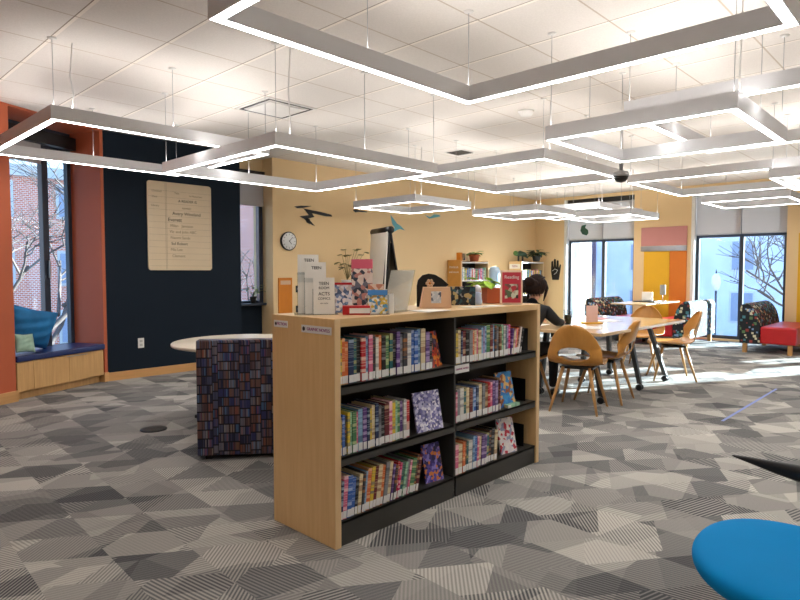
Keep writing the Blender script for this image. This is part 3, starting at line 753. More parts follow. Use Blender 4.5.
def pot(t, r, h, m, square=False):
    if square: MB().prism([(-r * 0.85, -r * 0.85), (r * 0.85, -r * 0.85), (r * 0.85, r * 0.85), (-r * 0.85, r * 0.85)], 0, h, 'z', 0.004).part('pot', t, m)
    else: MB().lathe([(r * 0.72, 0), (r * 0.95, h * 0.82), (r * 1.02, h * 0.82), (r * 1.05, h), (r * 0.92, h), (r * 0.88, h * 0.9)], seg=20).part('pot', t, m)
    MB().lathe([(r * 0.84, h * 0.9), (r * 0.8, h * 0.97 + 0.004)], seg=16).part('soil', t, M['soil'])
def plant(t, h0, n, L, w, m, spread=1.0, stem=0.1, lean=(0, 0), name='leaf'):
    st = MB()
    for i in range(n):
        a = 2.4 * i + random.uniform(-0.4, 0.4); e = random.uniform(0.3, 1.2)
        d = Vector((math.cos(a) * spread, math.sin(a) * spread, e)).normalized()
        s = stem * random.uniform(0.4, 1.0)
        tip = Vector((d.x * s + lean[0] * s, d.y * s + lean[1] * s, h0 + abs(d.z) * s))
        st.tube([(0, 0, h0), tuple((tip + Vector((0, 0, h0))) * 0.5 + Vector((0, 0, 0.01))), tuple(tip)], 0.0025, 5)
        dd = Vector((math.cos(a), math.sin(a), random.uniform(-0.3, 0.4)))
        MB().leafquad(tip, dd, (0, 0, 1), L * random.uniform(0.7, 1.1), w).part(name, t, m)
    st.part('stems', t, m)
t = thing('potted_plant', 'lime green leafy plant in a square terracotta pot on the bookcase top', 'plant', (3.42, 2.40, TZ), -0.6)
pot(t, 0.062, 0.105, M['terracotta'], True); plant(t, 0.105, 22, 0.10, 0.062, mat('bright lime leaf', (158, 200, 50), 0.5, var=0.3, nscale=20), 1.1, 0.10, (-0.8, 0.4))
# red framed poster in stand
t = thing('poster_stand', 'red poster with a group picture in a pale upright stand at the right end', 'sign', (3.36, 2.20, TZ), VR - 0.05)
MB().box((-0.075, 0, 0.0), (0.075, 0.010, 0.225), 0.002).part('frame', t, mat('cream frame', (232, 206, 180), 0.5))
p = MB().box((-0.062, -0.0016, 0.012), (0.062, -0.0002, 0.212)).part('poster', t, mat('crimson print', (196, 52, 70), 0.5))
text('lettering', 'Reading', 0.031, M['label'], p, (0, -0.0025, 0.180), FY)
MB().box((-0.045, -0.003, 0.04), (0.045, -0.0018, 0.135)).part('picture', p, art('group photo print', [(120, 80, 70), (206, 210, 190), (90, 110, 80), (190, 60, 70), (60, 50, 44), (180, 170, 150)], 38))
MB().box((-0.06, -0.03, 0.0), (0.06, 0.045, 0.003)).part('foot', t, M['acrylic'])

# ------------------------------------------------------------------ left lounge: settee back, round table, floor box
t = thing('lounge_settee', 'high backed settee in navy and rust block-pattern fabric seen from behind', 'settee', (1.97, 3.81, 0), math.atan2(-0.32, 0.39))
MB().box((0, 0, 0.03), (0.95, 0.11, 0.828), 0.012).part('backrest', t, M['spine'])
MB().box((0.0, 0.115, 0.05), (0.95, 0.60, 0.30), 0.012).part('seat_base', t, M['spine'])
MB().box((0.01, 0.12, 0.302), (0.94, 0.61, 0.43), 0.03).part('seat_cushion', t, M['cushion'])
for x in (0.05, 0.86):
    for y in (0.03, 0.53): MB().box((x, y, 0.0), (x + 0.04, y + 0.04, 0.03)).part('foot', t, M['blackplastic'])
t = thing('round_table', 'round pale-topped table behind the patterned settee before the navy wall', 'table', (2.86, 4.66, 0))
MB().lathe([(0.57, 0.652), (0.6, 0.660), (0.602, 0.678), (0.595, 0.682)], seg=48).part('table_top', t, mat('pale laminate', (224, 214, 196), 0.25, var=0.02))
MB().tube([(0, 0, 0.03), (0, 0, 0.65)], 0.035, 16).part('pedestal', t, M['blackplastic'])
for k in range(4):
    a = k * PI / 2 + 0.9
    MB().tube([(0.03 * math.cos(a), 0.03 * math.sin(a), 0.06), (0.42 * math.cos(a), 0.42 * math.sin(a), 0.02)], [0.03, 0.018], 8).part('foot', t, M['blackplastic'])
t = thing('floor_outlet', 'round black floor outlet cover set in the carpet', 'floor outlet', (2.12, 4.83, 0.0))
MB().lathe([(0.105, 0.0005), (0.103, 0.008), (0.09, 0.010)], seg=32).part('cover_ring', t, M['blackplastic'])
MB().lathe([(0.085, 0.0102), (0.08, 0.012)], seg=32).part('lid', t, M['shelfmetal'])
t = thing('wall_outlet', 'white power outlet low on the navy wall', 'outlet', (3.09, WY, 0.42))
MB().box((-0.037, -0.006, -0.06), (0.037, -0.0005, 0.06), 0.002).part('cover_plate', t, M['white'])
for z in (-0.024, 0.024): MB().box((-0.017, -0.009, z - 0.014), (0.017, -0.0065, z + 0.014), 0.002).part('socket', t, mat('pale socket', (190, 188, 184), 0.5))

# writing board on navy wall
t = thing('writing_board', 'large cream writing board with rounded corners and handwritten names on the navy wall', 'board', (3.62, WY, 1.86))
r = 0.035; poly = []
for cx_, cz_, a0 in ((0.425 - r, -0.55 + r, -PI / 2), (0.425 - r, 0.55 - r, 0), (-0.425 + r, 0.55 - r, PI / 2), (-0.425 + r, -0.55 + r, PI)):
    for k in range(6): a = a0 + k * PI / 10; poly.append((cx_ + r * math.cos(a), cz_ + r * math.sin(a)))
bd = MB().prism(poly, -0.018, -0.001, 'y', 0.003).part('panel', t, M['whiteboard'])
for i in range(13): MB().box((-0.41, -0.0192, 0.44 - i * 0.078), (0.41, -0.0184, 0.4418 - i * 0.078)).part('ruled_line', t, M['inkf'])
for x in (-0.20, -0.185): MB().box((x, -0.0194, -0.54), (x + 0.0025, -0.0184, 0.54)).part('margin_line', t, M['inkf'])
def hand(s, sz, x, z, m, bold=False): text('handwriting', s, sz, m, t, (x, -0.0196, z), FY, 0.0006, 'LEFT')
for s, sz, x, z, m in (('Checked', 0.035, -0.37, 0.43, M['inkf']), ('Date', 0.035, -0.37, 0.36, M['inkf']), ('Library', 0.035, -0.38, 0.25, M['inkf']),
                       ('Title', 0.035, -0.08, 0.42, M['inkf']), ('In Memoriam', 0.032, 0.12, 0.40, M['inkf']),
                       ('A READER IS', 0.045, -0.03, 0.325, M['ink']), ('NAMED', 0.035, 0.02, 0.235, M['inkf']),
                       ('Avery Wineland', 0.058, -0.11, 0.165, M['ink']), ('Everett', 0.062, -0.17, 0.085, M['ink']),
                       ('Milan   Jamison', 0.05, -0.14, 0.01, M['inkf']), ('Vic and John ABC', 0.05, -0.15, -0.065, M['inkf']),
                       ('Naomi Sands', 0.05, -0.14, -0.14, M['inkf']), ('Sol Robert', 0.05, -0.13, -0.215, M['ink']),
                       ('Mia Lee', 0.05, -0.14, -0.29, M['inkf']), ('Clement', 0.05, -0.12, -0.37, M['inkf'])): hand(s, sz, x, z, m)

# clock
t = thing('wall_clock', 'round white wall clock with a thin dark rim on the yellow wall', 'clock', (5.28, WY, 1.74))
MB().lathe([(0.135, 0.0), (0.14, 0.03), (0.13, 0.035)], seg=32).part('case', t, M['blackplastic'], None, (0, -0.0008, 0), (PI / 2, 0, 0))
MB().lathe([(0.124, 0.0352), (0.123, 0.037)], seg=32).part('dial', t, M['label'], None, (0, -0.0008, 0), (PI / 2, 0, 0))
for k in range(12):
    a = k * PI / 6; x, z = 0.1 * math.cos(a), 0.1 * math.sin(a)
    MB().box((-0.012, -0.001, -0.003), (0.012, 0.0, 0.003)).part('hour_mark', t, M['ink'], None, (x, -0.039, z), (0, -a, 0))
MB().box((-0.005, -0.0415, -0.01), (0.004, -0.0405, 0.06)).part('hour_hand', t, M['ink'], None, (0, 0, 0), (0, 2.4, 0))
MB().box((-0.003, -0.0435, -0.01), (0.003, -0.0425, 0.09)).part('minute_hand', t, M['ink'], None, (0, 0, 0), (0, 0.8, 0))

# bird decals
def decal(name, pts, m, label, th=0.006, cat='wall decal'):
    MB().prism(pts, WY - th, WY - 0.0008, 'y').solo(name, m, label, cat, (0, 0, 0))
def bp(l): return [(5.40 + (x - 294) * 0.0192, 2.28 - (y - 205) * 0.0145) for x, y in l]
mb = MB()
for l in ([(294, 206.5), (300, 205), (311, 204.3), (303, 207), (297, 208)], [(302, 207.5), (310, 208.5), (320, 209.6), (331, 211.5), (332, 213.6), (325, 213.8), (311, 211.8)],
          [(303, 207.6), (311, 211.5), (313.5, 215.5), (308, 217.5), (302, 217.8), (299, 216), (308, 214)], [(302, 217.4), (307, 217), (314, 225), (311, 224)], [(304, 218), (309, 218), (309, 223.5), (306, 222)]):
    mb.prism(bp(l), WY - 0.006, WY - 0.0008, 'y')
mb.solo('bird_decal', M['blackplastic'], 'large angular black bird decal on the yellow wall above the clock', 'wall decal')
decal('bird_decal', [(6.57, 2.29), (6.62, 2.31), (6.70, 2.295), (6.88, 2.29), (6.88, 2.275), (6.70, 2.27), (6.62, 2.255)], M['blackplastic'], 'small black bird decal on the yellow wall beside the hanging square light')
decal('bird_decal', [(7.44, 2.27), (7.52, 2.20), (7.60, 2.13), (7.68, 2.10), (7.80, 2.02), (7.68, 2.04), (7.60, 2.02), (7.50, 1.97), (7.54, 2.06), (7.48, 2.12)], M['bluedecal'], 'pale blue swooping bird decal on the yellow wall above the easel')
decal('bird_decal', [(8.34, 2.33), (8.48, 2.30), (8.60, 2.36), (8.75, 2.36), (8.78, 2.33), (8.62, 2.30), (8.46, 2.27)], M['bluedecal'], 'pale blue bird decal flying level, right of the swooping one')

# wall signs near clock
t = thing('cork_board', 'narrow orange board with a pale strip near its top on the yellow wall', 'board', (5.22, WY, 0.98))
MB().box((-0.12, -0.02, -0.32), (0.12, -0.0008, 0.22), 0.003).part('panel', t, M['corkorange'])
MB().box((-0.09, -0.023, 0.12), (0.09, -0.0205, 0.18)).part('name_strip', t, M['manila'])
for z, nm in ((1.03, 'upper'), (0.73, 'lower')):
    t = thing('wall_plaque', f'small black wall plaque with white writing, {nm} of the two by the orange board', 'sign', (5.50, WY, z))
    MB().box((-0.085, -0.008, -0.05), (0.085, -0.0008, 0.05), 0.002).part('plate', t, M['blackplastic'])
    text('lettering', 'ROOM' if nm == 'upper' else 'STAFF', 0.045, M['label'], t, (0, -0.0092, 0), FY)
MB().prism([(-0.07, -0.02), (0.05, 0.02), (0.07, 0.035), (0.055, 0.0), (-0.05, -0.035)], -0.006, -0.0008, 'y').solo('arrow_sign', M['sunyellow'], 'small yellow arrow sign between the two black plaques', 'sign', (5.54, WY, 0.88))

# ------------------------------------------------------------------ easel
t = thing('flip_chart_easel', 'black folding flip chart easel holding a large white pad', 'easel', (6.50, 6.74, 0), math.radians(-112))
HE = 1.92
for sx, sy in ((-0.33, -0.10), (0.33, -0.10), (-0.33, 0.42), (0.33, 0.42)):
    MB().tube([(sx * 0.85, sy * 0.05 + 0.1, HE), (sx, sy * 1.0, 0.0)], 0.022, 8).part('leg', t, M['blackplastic'])
MB().tube([(-0.36, 0.10, HE), (0.36, 0.10, HE)], 0.055, 16).part('top_bar', t, M['blackplastic'])
MB().box((-0.34, -0.008, 0.0), (0.34, 0.006, 1.02)).part('pad', t, M['paper'], None, (0, 0.0, HE - 1.05), (-0.06, 0, 0))
MB().box((-0.36, 0.0, 0.0), (0.36, 0.02, 1.2)).part('board', t, M['blackplastic'], None, (0, 0.012, HE - 1.25), (-0.055, 0, 0))
MB().box((-0.34, 0.0, 0.0), (0.34, 0.012, 1.15)).part('back_board', t, M['blackplastic'], None, (0, 0.36, HE - 1.32), (0.21, 0, 0))
MB().box((-0.34, -0.08, HE - 1.30), (0.34, 0.0, HE - 1.27)).part('tray', t, M['blackplastic'])

# ------------------------------------------------------------------ shelving against the yellow wall
def shelf_unit(x0, w, h, label, n, y0=7.0, dep=0.33):
    t = thing('shelf_unit', label, 'bookcase', (x0, y0, 0))
    for x in (0, w - 0.025): MB().box((x, 0, 0), (x + 0.025, dep, h), 0.002).part('side_panel', t, M['maple_pale'])
    MB().box((0.026, dep - 0.012, 0.0), (w - 0.026, dep, h)).part('back_panel', t, M['blackplastic'])
    zs = [0.08 + (h - 0.1) * k / n for k in range(n + 1)]
    for z in zs: MB().box((0.026, 0.002, z - 0.02), (w - 0.026, dep - 0.014, z)).part('shelf', t, M['white'])
    return zs
PALS = ['cream', 'lightblue', 'green', 'pink', 'white', 'charcoal', 'yellow', 'mint', 'grey', 'red', 'blue', 'white']
def fill(x0, x1, y, z, hmin, hmax, where, group, n):
    x = x0; w = (x1 - x0) / n
    for i in range(n):
        nm = random.choice(PALS); th = w - 0.0015
        book(x, y, z + 0.0006, th, random.uniform(hmin, hmax), 0.15, 0, nm, f'{nm} book, {ORD[i]} from left {where}', group, False); x += w
zs = shelf_unit(8.99, 0.88, 1.49, 'pale wooden shelf unit with books and a potted plant on top, against the yellow wall', 4)
fill(9.03, 9.80, 7.02, zs[3], 0.19, 0.25, 'on the upper shelf of the unit by the wall', 'books on the upper shelf of the wall unit', 20)
fill(9.03, 9.80, 7.02, zs[2], 0.19, 0.25, 'on the second shelf of the unit by the wall', 'books on the second shelf of the wall unit', 18)
zs = shelf_unit(11.08, 0.91, 1.51, 'pale wooden shelf unit in the room corner with a dark plant on top', 4)
fill(11.12, 11.93, 7.02, zs[3], 0.16, 0.2, 'on the upper shelf of the corner unit', 'books on the upper shelf of the corner unit', 20)
fill(11.12, 11.93, 7.02, zs[2], 0.16, 0.2, 'on the second shelf of the corner unit', 'books on the second shelf of the corner unit', 18)
zs = shelf_unit(5.86, 0.80, 1.04, 'low wooden bookcase with dark books left of the easel', 3)
fill(5.90, 6.60, 7.02, zs[2], 0.2, 0.26, 'on the top shelf of the low bookcase by the easel', 'books in the low bookcase', 22)
# orange sign panel on end of first unit
t = thing('end_sign', 'orange wooden sign board with white writing on the end of the wall shelf unit', 'sign', (8.985, 7.17, 1.17))
MB().box((-0.012, -0.16, -0.33), (-0.0008, 0.16, 0.34), 0.002).part('board', t, mat('honey board', (204, 146, 70), 0.5))
for i, s in enumerate(('MANGA', 'and more')): text('lettering', s, 0.06, M['label'], t, (-0.0135, 0, 0.20 - i * 0.09), FX)
t = thing('wall_placard', 'small white placard on the end of the corner shelf unit', 'sign', (11.075, 7.17, 1.40))
MB().box((-0.01, -0.13, -0.05), (-0.0008, 0.13, 0.05)).part('plate', t, M['label']); text('lettering', 'TEEN', 0.06, M['inkp'], t, (-0.012, 0, 0), FX)
o = MB().box((-0.03, -0.05, 0), (0.03, 0.05, 0.16), 0.003).solo('orange_box', M['corkorange'], 'upright orange box on the left end of the wall shelf unit', 'box', (9.08, 7.12, 1.4905))
t = thing('picture_card', 'small framed picture card beside the orange box on the wall shelf unit', 'picture', (9.22, 7.14, 1.4905), -0.5)
MB().box((-0.06, 0, 0), (0.06, 0.015, 0.16), 0.002).part('frame', t, M['maple_pale']); MB().box((-0.045, -0.0015, 0.015), (0.045, -0.0002, 0.145)).part('picture', t, art('portrait print', [(140, 120, 90), (60, 60, 70), (200, 180, 150)], 20))
t = thing('potted_plant', 'green trailing plant in a small clay pot on top of the wall shelf unit', 'plant', (9.56, 7.13, 1.4905)); pot(t, 0.11, 0.13, M['terracotta']); plant(t, 0.13, 20, 0.13, 0.07, mat('fresh leaf', (110, 140, 60), 0.5, var=0.3), 1.4, 0.10)
t = thing('potted_plant', 'dark spiky plant in a dark pot on top of the corner shelf unit', 'plant', (11.70, 7.02, 1.5105)); pot(t, 0.10, 0.13, M['shelfmetal']); plant(t, 0.12, 40, 0.17, 0.07, M['leafdark'], 0.8, 0.17)
t = thing('toy_dinosaur', 'dark green and black toy on top of the corner shelf unit', 'toy', (11.28, 7.13, 1.5105))
MB().tube([(-0.22, 0, 0.14), (-0.08, 0, 0.17), (0.10, 0, 0.15), (0.24, 0, 0.08)], [0.03, 0.06, 0.05, 0.015], 10).part('body', t, M['leafdark'])
for x in (-0.1, 0.06): MB().tube([(x, 0.02, 0.0), (x, 0.02, 0.15)], 0.022, 8).part('leg', t, M['blackplastic'])
MB().ball((-0.24, 0, 0.17), 0.055, 2).part('head', t, mat('lizard green', (70, 110, 50), 0.5))
t = thing('potted_plant', 'sparse olive-leaved plant on the low bookcase left of the easel', 'plant', (6.22, 7.10, 1.0405)); pot(t, 0.09, 0.12, M['white']); plant(t, 0.12, 17, 0.11, 0.10, M['leafbrown'], 0.30, 0.52, (0, -0.22))
t = thing('water_dispenser', 'pale blue and white rounded jug behind the lime plant', 'jug', (9.99, 6.95, 0.0))
MB().box((-0.13, -0.13, 0), (0.13, 0.13, 1.02), 0.01).part('stand', t, M['white'])
MB().lathe([(0.05, 1.02), (0.11, 1.05), (0.12, 1.30), (0.09, 1.37), (0.03, 1.39)]).part('jug_body', t, mat('pale blue plastic', (176, 200, 222), 0.3))

# hand silhouette on the window wall
hp = [(6.90, 1.10), (6.74, 1.10), (6.72, 1.22), (6.70, 1.34), (6.69, 1.44), (6.715, 1.45), (6.735, 1.38), (6.745, 1.38), (6.75, 1.53), (6.775, 1.545), (6.795, 1.53), (6.80, 1.40),
      (6.81, 1.40), (6.82, 1.56), (6.845, 1.575), (6.865, 1.56), (6.87, 1.40), (6.88, 1.40), (6.89, 1.52), (6.912, 1.53), (6.93, 1.50), (6.935, 1.30), (6.92, 1.20)]
t = thing('hand_decal', 'black raised hand cut-out with white lines on the wall beside the left far window', 'wall decal', (WX, 0, 0))
MB().prism(hp, -0.012, -0.0008, 'x').part('hand_shape', t, M['blackplastic'])
MB().tube([(-0.013, 6.90, 1.30), (-0.013, 6.84, 1.345), (-0.013, 6.77, 1.32), (-0.013, 6.80, 1.26), (-0.013, 6.86, 1.22)], 0.006, 6).part('palm_line', t, M['label'])

# wall colour panels between the far windows
MB().box((WX - 0.03, 4.02, 1.80), (WX - 0.001, 4.90, 2.17), 0.004).solo('wall_panel', M['pink'], 'dusty pink felt panel on the wall between the two far windows', 'wall panel')
MB().box((WX - 0.04, 4.02, 1.695), (WX - 0.001, 4.90, 1.795), 0.003).solo('metal_rail', M['steel'], 'grey metal rail under the pink panel', 'rail')
MB().box((WX - 0.02, 4.34, 0.10), (WX - 0.001, 4.84, 1.69)).solo('wall_panel', M['sunyellow'], 'bright yellow panel below the metal rail, left of the orange panel', 'wall panel')
MB().box((WX - 0.02, 4.02, 0.10), (WX - 0.001, 4.335, 1.69)).solo('wall_panel', M['deeporange'], 'orange panel below the metal rail, beside the yellow panel', 'wall panel')
MB().box((WX - 0.02, 1.10, 0.10), (WX - 0.001, 2.20, 1.95)).solo('wall_panel', M['sunyellow'], 'tall yellow wall panel at the right edge of the photo', 'wall panel')

# ------------------------------------------------------------------ booth settees
def booth(y_back, sgn, label, x0=10.7, L=1.35, group=None):
    """sgn +1: seat towards +Y; origin at the front bottom of the back"""
    t = thing('booth_settee', label, 'settee', (x0, y_back, 0), 0, group)
    pr = [(0, 0.15), (0, 0.70), (0.02, 0.755), (0.06, 0.785), (0.11, 0.78), (0.18, 0.72), (0.235, 0.62), (0.27, 0.50), (0.285, 0.36), (0.285, 0.15)]
    MB().prism([(p[0] * sgn, p[1]) for p in pr], 0, L, 'x', 0.01).part('backrest', t, M['confetti'])
    MB().box((-0.0, 0.29 * sgn, 0.16), (L, 0.78 * sgn, 0.43), 0.03).part('seat', t, M['red'])
    for x in (0.03, L - 0.09):
        for y in (0.04, 0.66): MB().prism([(x, y * sgn), (x + 0.06, y * sgn), (x + 0.06, (y + 0.06) * sgn), (x, (y + 0.06) * sgn)], 0.0, 0.149 if y < 0.1 else 0.159, 'z').part('leg', t, M['legwood'])
    return t
booth(2.70, -1, 'dark confetti-patterned settee with red seat, facing away at the right of the photo')
booth(3.45, 1, 'confetti-patterned settee with red seat, sunlit back towards the right window')
booth(5.36, -1, 'confetti-patterned settee at the left far window, behind the study table', L=1.3)
def booth_table(x0, y0, x1, y1, label):
    t = thing('booth_table', label, 'table', ((x0 + x1) / 2, (y0 + y1) / 2, 0)); a = (x1 - x0) / 2; c = (y1 - y0) / 2
    MB().box((-a, -c, 0.715), (a, c, 0.74), 0.006).part('table_top', t, M['table'])
    MB().tube([(-0.1, 0, 0.02), (-0.1, 0, 0.713)], 0.03, 12).part('post', t, M['blackplastic'])
    MB().lathe([(0.24, 0.0), (0.24, 0.012), (0.05, 0.03)], (-0.1, 0, 0)).part('base_plate', t, M['blackplastic'])
booth_table(10.15, 3.98, 11.75, 4.60, 'small booth table before the yellow and orange panels')
booth_table(11.0, 0.75, 12.1, 1.75, 'booth table at the right edge beyond the red seat')
t = thing('laptop', 'closed dark laptop on the booth table by the yellow panel', 'laptop', (10.95, 4.28, 0.7405)); MB().box((-0.16, -0.2, 0), (0.16, 0.2, 0.02), 0.004).part('body', t, M['shelfmetal'])
MB().box((-0.02, -0.09, 0), (0.02, 0.10, 0.16), 0.01).solo('white_card', M['paper'], 'upright white card standing on the dark laptop', 'card', (10.95, 4.27, 0.7615))
t = thing('table_lamp', 'small grey lamp on a thin stem on the booth table', 'lamp', (11.35, 4.15, 0.7405))
MB().lathe([(0.06, 0), (0.06, 0.012), (0.01, 0.016)]).part('base', t, M['steel']); MB().tube([(0, 0, 0.015), (0, 0, 0.12)], 0.006, 8).part('stem', t, M['steel']); MB().lathe([(0.045, 0.12), (0.05, 0.13), (0.05, 0.30), (0.04, 0.305)], seg=16).part('lamp_shade', t, mat('grey shade', (132, 130, 124), 0.7))

# ------------------------------------------------------------------ study table
TX0, TX1, TY0, TY1 = 5.09, 7.22, 2.38, 3.50
t = thing('study_table', 'large maple-topped study table on splayed black legs with casters', 'table', ((TX0 + TX1) / 2, (TY0 + TY1) / 2, 0))
a = (TX1 - TX0) / 2; c = (TY1 - TY0) / 2
for x0_, x1_ in ((-a, -0.003), (0.003, a)):
    MB().box((x0_, -c, 0.712), (x1_, c, 0.742), 0.006).part('table_top', t, M['table'])
    MB().box((x0_ + 0.12, -0.02, 0.66), (x1_ - 0.12, 0.02, 0.711)).part('beam', t, M['black'])
for x, dx in ((-a + 0.48, 0.0), (0.28, 0.06), (a - 0.28, 0.30)):
    for sg_ in (-1, 1):
        lg = MB(); top = Vector((x - 0.05 + dx * 0.2, sg_ * c * 0.42, 0.71)); bot = Vector((x + dx, sg_ * (c - 0.22), 0.075))
        lg.prism([(-0.03, -0.022), (0.03, -0.022), (0.03, 0.022), (-0.03, 0.022)], 0, 1)
        for v in lg.bm.verts:
            k = v.co.z; v.co = top.lerp(bot, k) + Vector((v.co.x * (1 - 0.3 * k), v.co.y, 0))
        l_ = lg.part('leg', t, M['shelfmetal'])
        for q in (-0.02, 0.02):
            MB().lathe([(0.012, -0.01), (0.034, -0.01), (0.034, 0.01), (0.012, 0.01)], seg=16).part('caster', l_, M['blackplastic'], None, (bot.x + q, bot.y, 0.035), (0, PI / 2, 0))
MB().tube([(-a + 0.5, -c + 0.6, 0.66), (a - 0.3, -c + 0.6, 0.66)], 0.015, 8).part('crossbar', t, M['black'])

# ------------------------------------------------------------------ shell chairs
def make_chair(label):
    t = thing('shell_chair', label, 'chair', (0, 0, 0), 0, 'oak veneer chairs round the study table')
    # shell: heading +x; profile from seat front to back top
    prof = [(0.23, 0.425, 0.205), (0.20, 0.440, 0.22), (0.12, 0.438, 0.235), (0.02, 0.430, 0.245), (-0.08, 0.428, 0.25), (-0.155, 0.438, 0.25), (-0.205, 0.468, 0.25), (-0.235, 0.51, 0.248), (-0.255, 0.56, 0.245),
            (-0.275, 0.62, 0.228), (-0.293, 0.68, 0.202), (-0.310, 0.735, 0.165), (-0.322, 0.775, 0.125), (-0.330, 0.803, 0.078), (-0.333, 0.815, 0.02)]
    NU = 20; mb = MB(); grid = []
    # refine profile
    fine = []
    for i in range(len(prof) - 1):
        for k in range(3):
            f = k / 3; fine.append(tuple(prof[i][j] * (1 - f) + prof[i + 1][j] * f for j in range(3)))
    fine.append(prof[-1])
    for (x, z, w) in fine:
        rowv = []
        for i in range(NU + 1):
            u = i / NU * 2 - 1
            back = min(1, max(0, (z - 0.44) / 0.16))
            wrap = abs(u) ** 2.4
            xx = x + wrap * 0.085 * back * (1 - 0.5 * max(0, (z - 0.6) / 0.2)); zz = z + (1 - back) * wrap * 0.028
            rowv.append(mb.bm.verts.new((xx, u * w, zz)))
        grid.append(rowv)
    # oval opening low in the back
    def inside(v): return ((v.co.y) / 0.145) ** 2 + ((v.co.z - 0.545) / 0.062) ** 2 < 1 and v.co.x < -0.1
    for j in range(len(grid) - 1):
        for i in range(NU):
            q = (grid[j][i], grid[j][i + 1], grid[j + 1][i + 1], grid[j + 1][i])
            if all(inside(v) for v in q): continue
            if sum(inside(v) for v in q) >= 3: pass
            f = mb.bm.faces.new(q); f.smooth = True
    # snap the rim of the hole to the oval
    for e in list(mb.bm.edges):
        if len(e.link_faces) == 1:
            for v in e.verts:
                if abs(v.co.y) < 0.17 and 0.46 < v.co.z < 0.63 and v.co.x < -0.15:
                    dy, dz = v.co.y / 0.15, (v.co.z - 0.545) / 0.066; r_ = math.hypot(dy, dz)
                    if r_ > 0.3: v.co.y = dy / r_ * 0.15; v.co.z = 0.545 + dz / r_ * 0.066
    o = mb.part('seat_shell', t, M['shell']); solidify(o, 0.012); subsurf(o, 1)
    MB().box((-0.13, -0.15, 0.395), (0.13, 0.15, 0.417), 0.006).part('under_frame', t, M['blackplastic'])
    for sx in (-1, 1):
        for sy in (-1, 1):
            MB().tube([(sx * 0.12, sy * 0.12, 0.41), (sx * 0.175, sy * 0.165, 0.21), (sx * 0.235, sy * 0.215, 0.0)], [0.017, 0.016, 0.010], 10).part('leg', t, M['legwood'])
    return t
C1 = make_chair('oak veneer chair with an oval hole in its back, nearest the camera')
C1.location = (5.22, 2.66, 0); C1.rotation_euler = (0, 0, math.radians(14))
for (x, y, a_, lb) in ((5.16, 3.24, 8, 'oak veneer chair under the person dressed in black'),
                      (5.80, 2.68, 98, 'oak veneer chair on the near long side of the study table'),
                      (7.48, 2.62, 122, 'oak veneer chair at the right end of the table, nearer the camera'),
                      (8.10, 3.22, 190, 'oak veneer chair beyond the table end, only its rounded top showing')):
    c_ = copy_tree(C1); c_['label'] = lb; c_.location = (x, y, 0); c_.rotation_euler = (0, 0, math.radians(a_))

# ---- things on the study table
Z7 = 0.7425
t = thing('iced_drink', 'clear plastic cup of dark drink beside the person on the study table', 'cup', (5.72, 3.05, Z7))
MB().lathe([(0.032, 0), (0.045, 0.14), (0.047, 0.142), (0.034, 0.003)], seg=20).part('cup', t, M['acrylic'])
MB().lathe([(0.030, 0.004), (0.040, 0.10), (0.038, 0.101)], seg=20).part('drink', t, mat('dark tea', (70, 60, 30), 0.3))
MB().lathe([(0.048, 0.143), (0.046, 0.152), (0.02, 0.155)], seg=20).part('lid', t, M['acrylic'])
t = thing('table_sign', 'pinkish acrylic sign with a yellow foot in the middle of the study table', 'sign', (6.02, 2.93, Z7), VR)
MB().box((-0.065, 0, 0.012), (0.065, 0.006, 0.19), 0.002).part('sign_plate', t, mat('blush acrylic', (226, 190, 182), 0.3))
MB().box((-0.10, -0.05, 0), (0.10, 0.06, 0.011), 0.003).part('foot', t, M['sunyellow'])
for i, (x, y, rz, m, lb) in enumerate(((5.55, 2.72, 0.4, M['paper'], 'white sheet of paper on the near left corner of the study table'), (6.45, 2.95, -0.3, M['paper'], 'white sheet of paper right of the yellow-footed sign'),
                               (6.70, 3.20, 0.2, M['pink'], 'pink sheet on the far side of the study table'), (5.45, 3.28, 0.1, M['paper'], 'white sheet under the hands of the person'))):
    MB().box((-0.14, -0.105, 0), (0.14, 0.105, 0.0012)).solo('paper_sheet', m, lb, 'paper', (x, y, Z7 + 0.0003), (0, 0, rz))

# ------------------------------------------------------------------ person (seated, facing +X, bent over the table)
pr = thing('person', 'person with long dark hair in black clothes, seated bent over the study table', 'person', (5.19, 3.20, 0), math.radians(6))
def skin(name, verts, edges, radii, m, parent, root=0, sub=2):
    me = bpy.data.meshes.new(name); me.from_pydata(verts, edges, []); me.materials.append(m)
    o = bpy.data.objects.new(name, me); col.objects.link(o); o.parent = parent
    md = o.modifiers.new('skin', 'SKIN'); md.use_smooth_shade = True
    for i, r_ in enumerate(radii):
        sv = me.skin_vertices[0].data[i]; sv.radius = r_ if isinstance(r_, tuple) else (r_, r_); sv.use_root = (i == root)
    subsurf(o, sub); return o
body_v = [(-0.06, 0, 0.53), (-0.04, 0, 0.66), (0.0, 0, 0.80), (0.06, 0, 0.92), (0.09, 0, 0.98), (0.12, 0, 1.02),        # 0-5 pelvis..neck
          (0.06, -0.17, 0.90), (0.14, -0.24, 0.80), (0.36, -0.20, 0.775), (0.42, -0.17, 0.772),                          # 6-9 right arm
          (0.06, 0.17, 0.90), (0.14, 0.24, 0.80), (0.36, 0.14, 0.775), (0.42, 0.11, 0.772),                              # 10-13 left arm
          (-0.04, -0.09, 0.52), (0.36, -0.11, 0.52), (0.38, -0.11, 0.30), (0.36, -0.11, 0.09),                           # 14-17 right leg
          (-0.04, 0.09, 0.52), (0.36, 0.11, 0.52), (0.38, 0.11, 0.30), (0.36, 0.11, 0.09)]                               # 18-21 left leg
body_e = [(0, 1), (1, 2), (2, 3), (3, 4), (4, 5), (3, 6), (6, 7), (7, 8), (8, 9), (3, 10), (10, 11), (11, 12), (12, 13), (0, 14), (14, 15), (15, 16), (16, 17), (0, 18), (18, 19), (19, 20), (20, 21)]
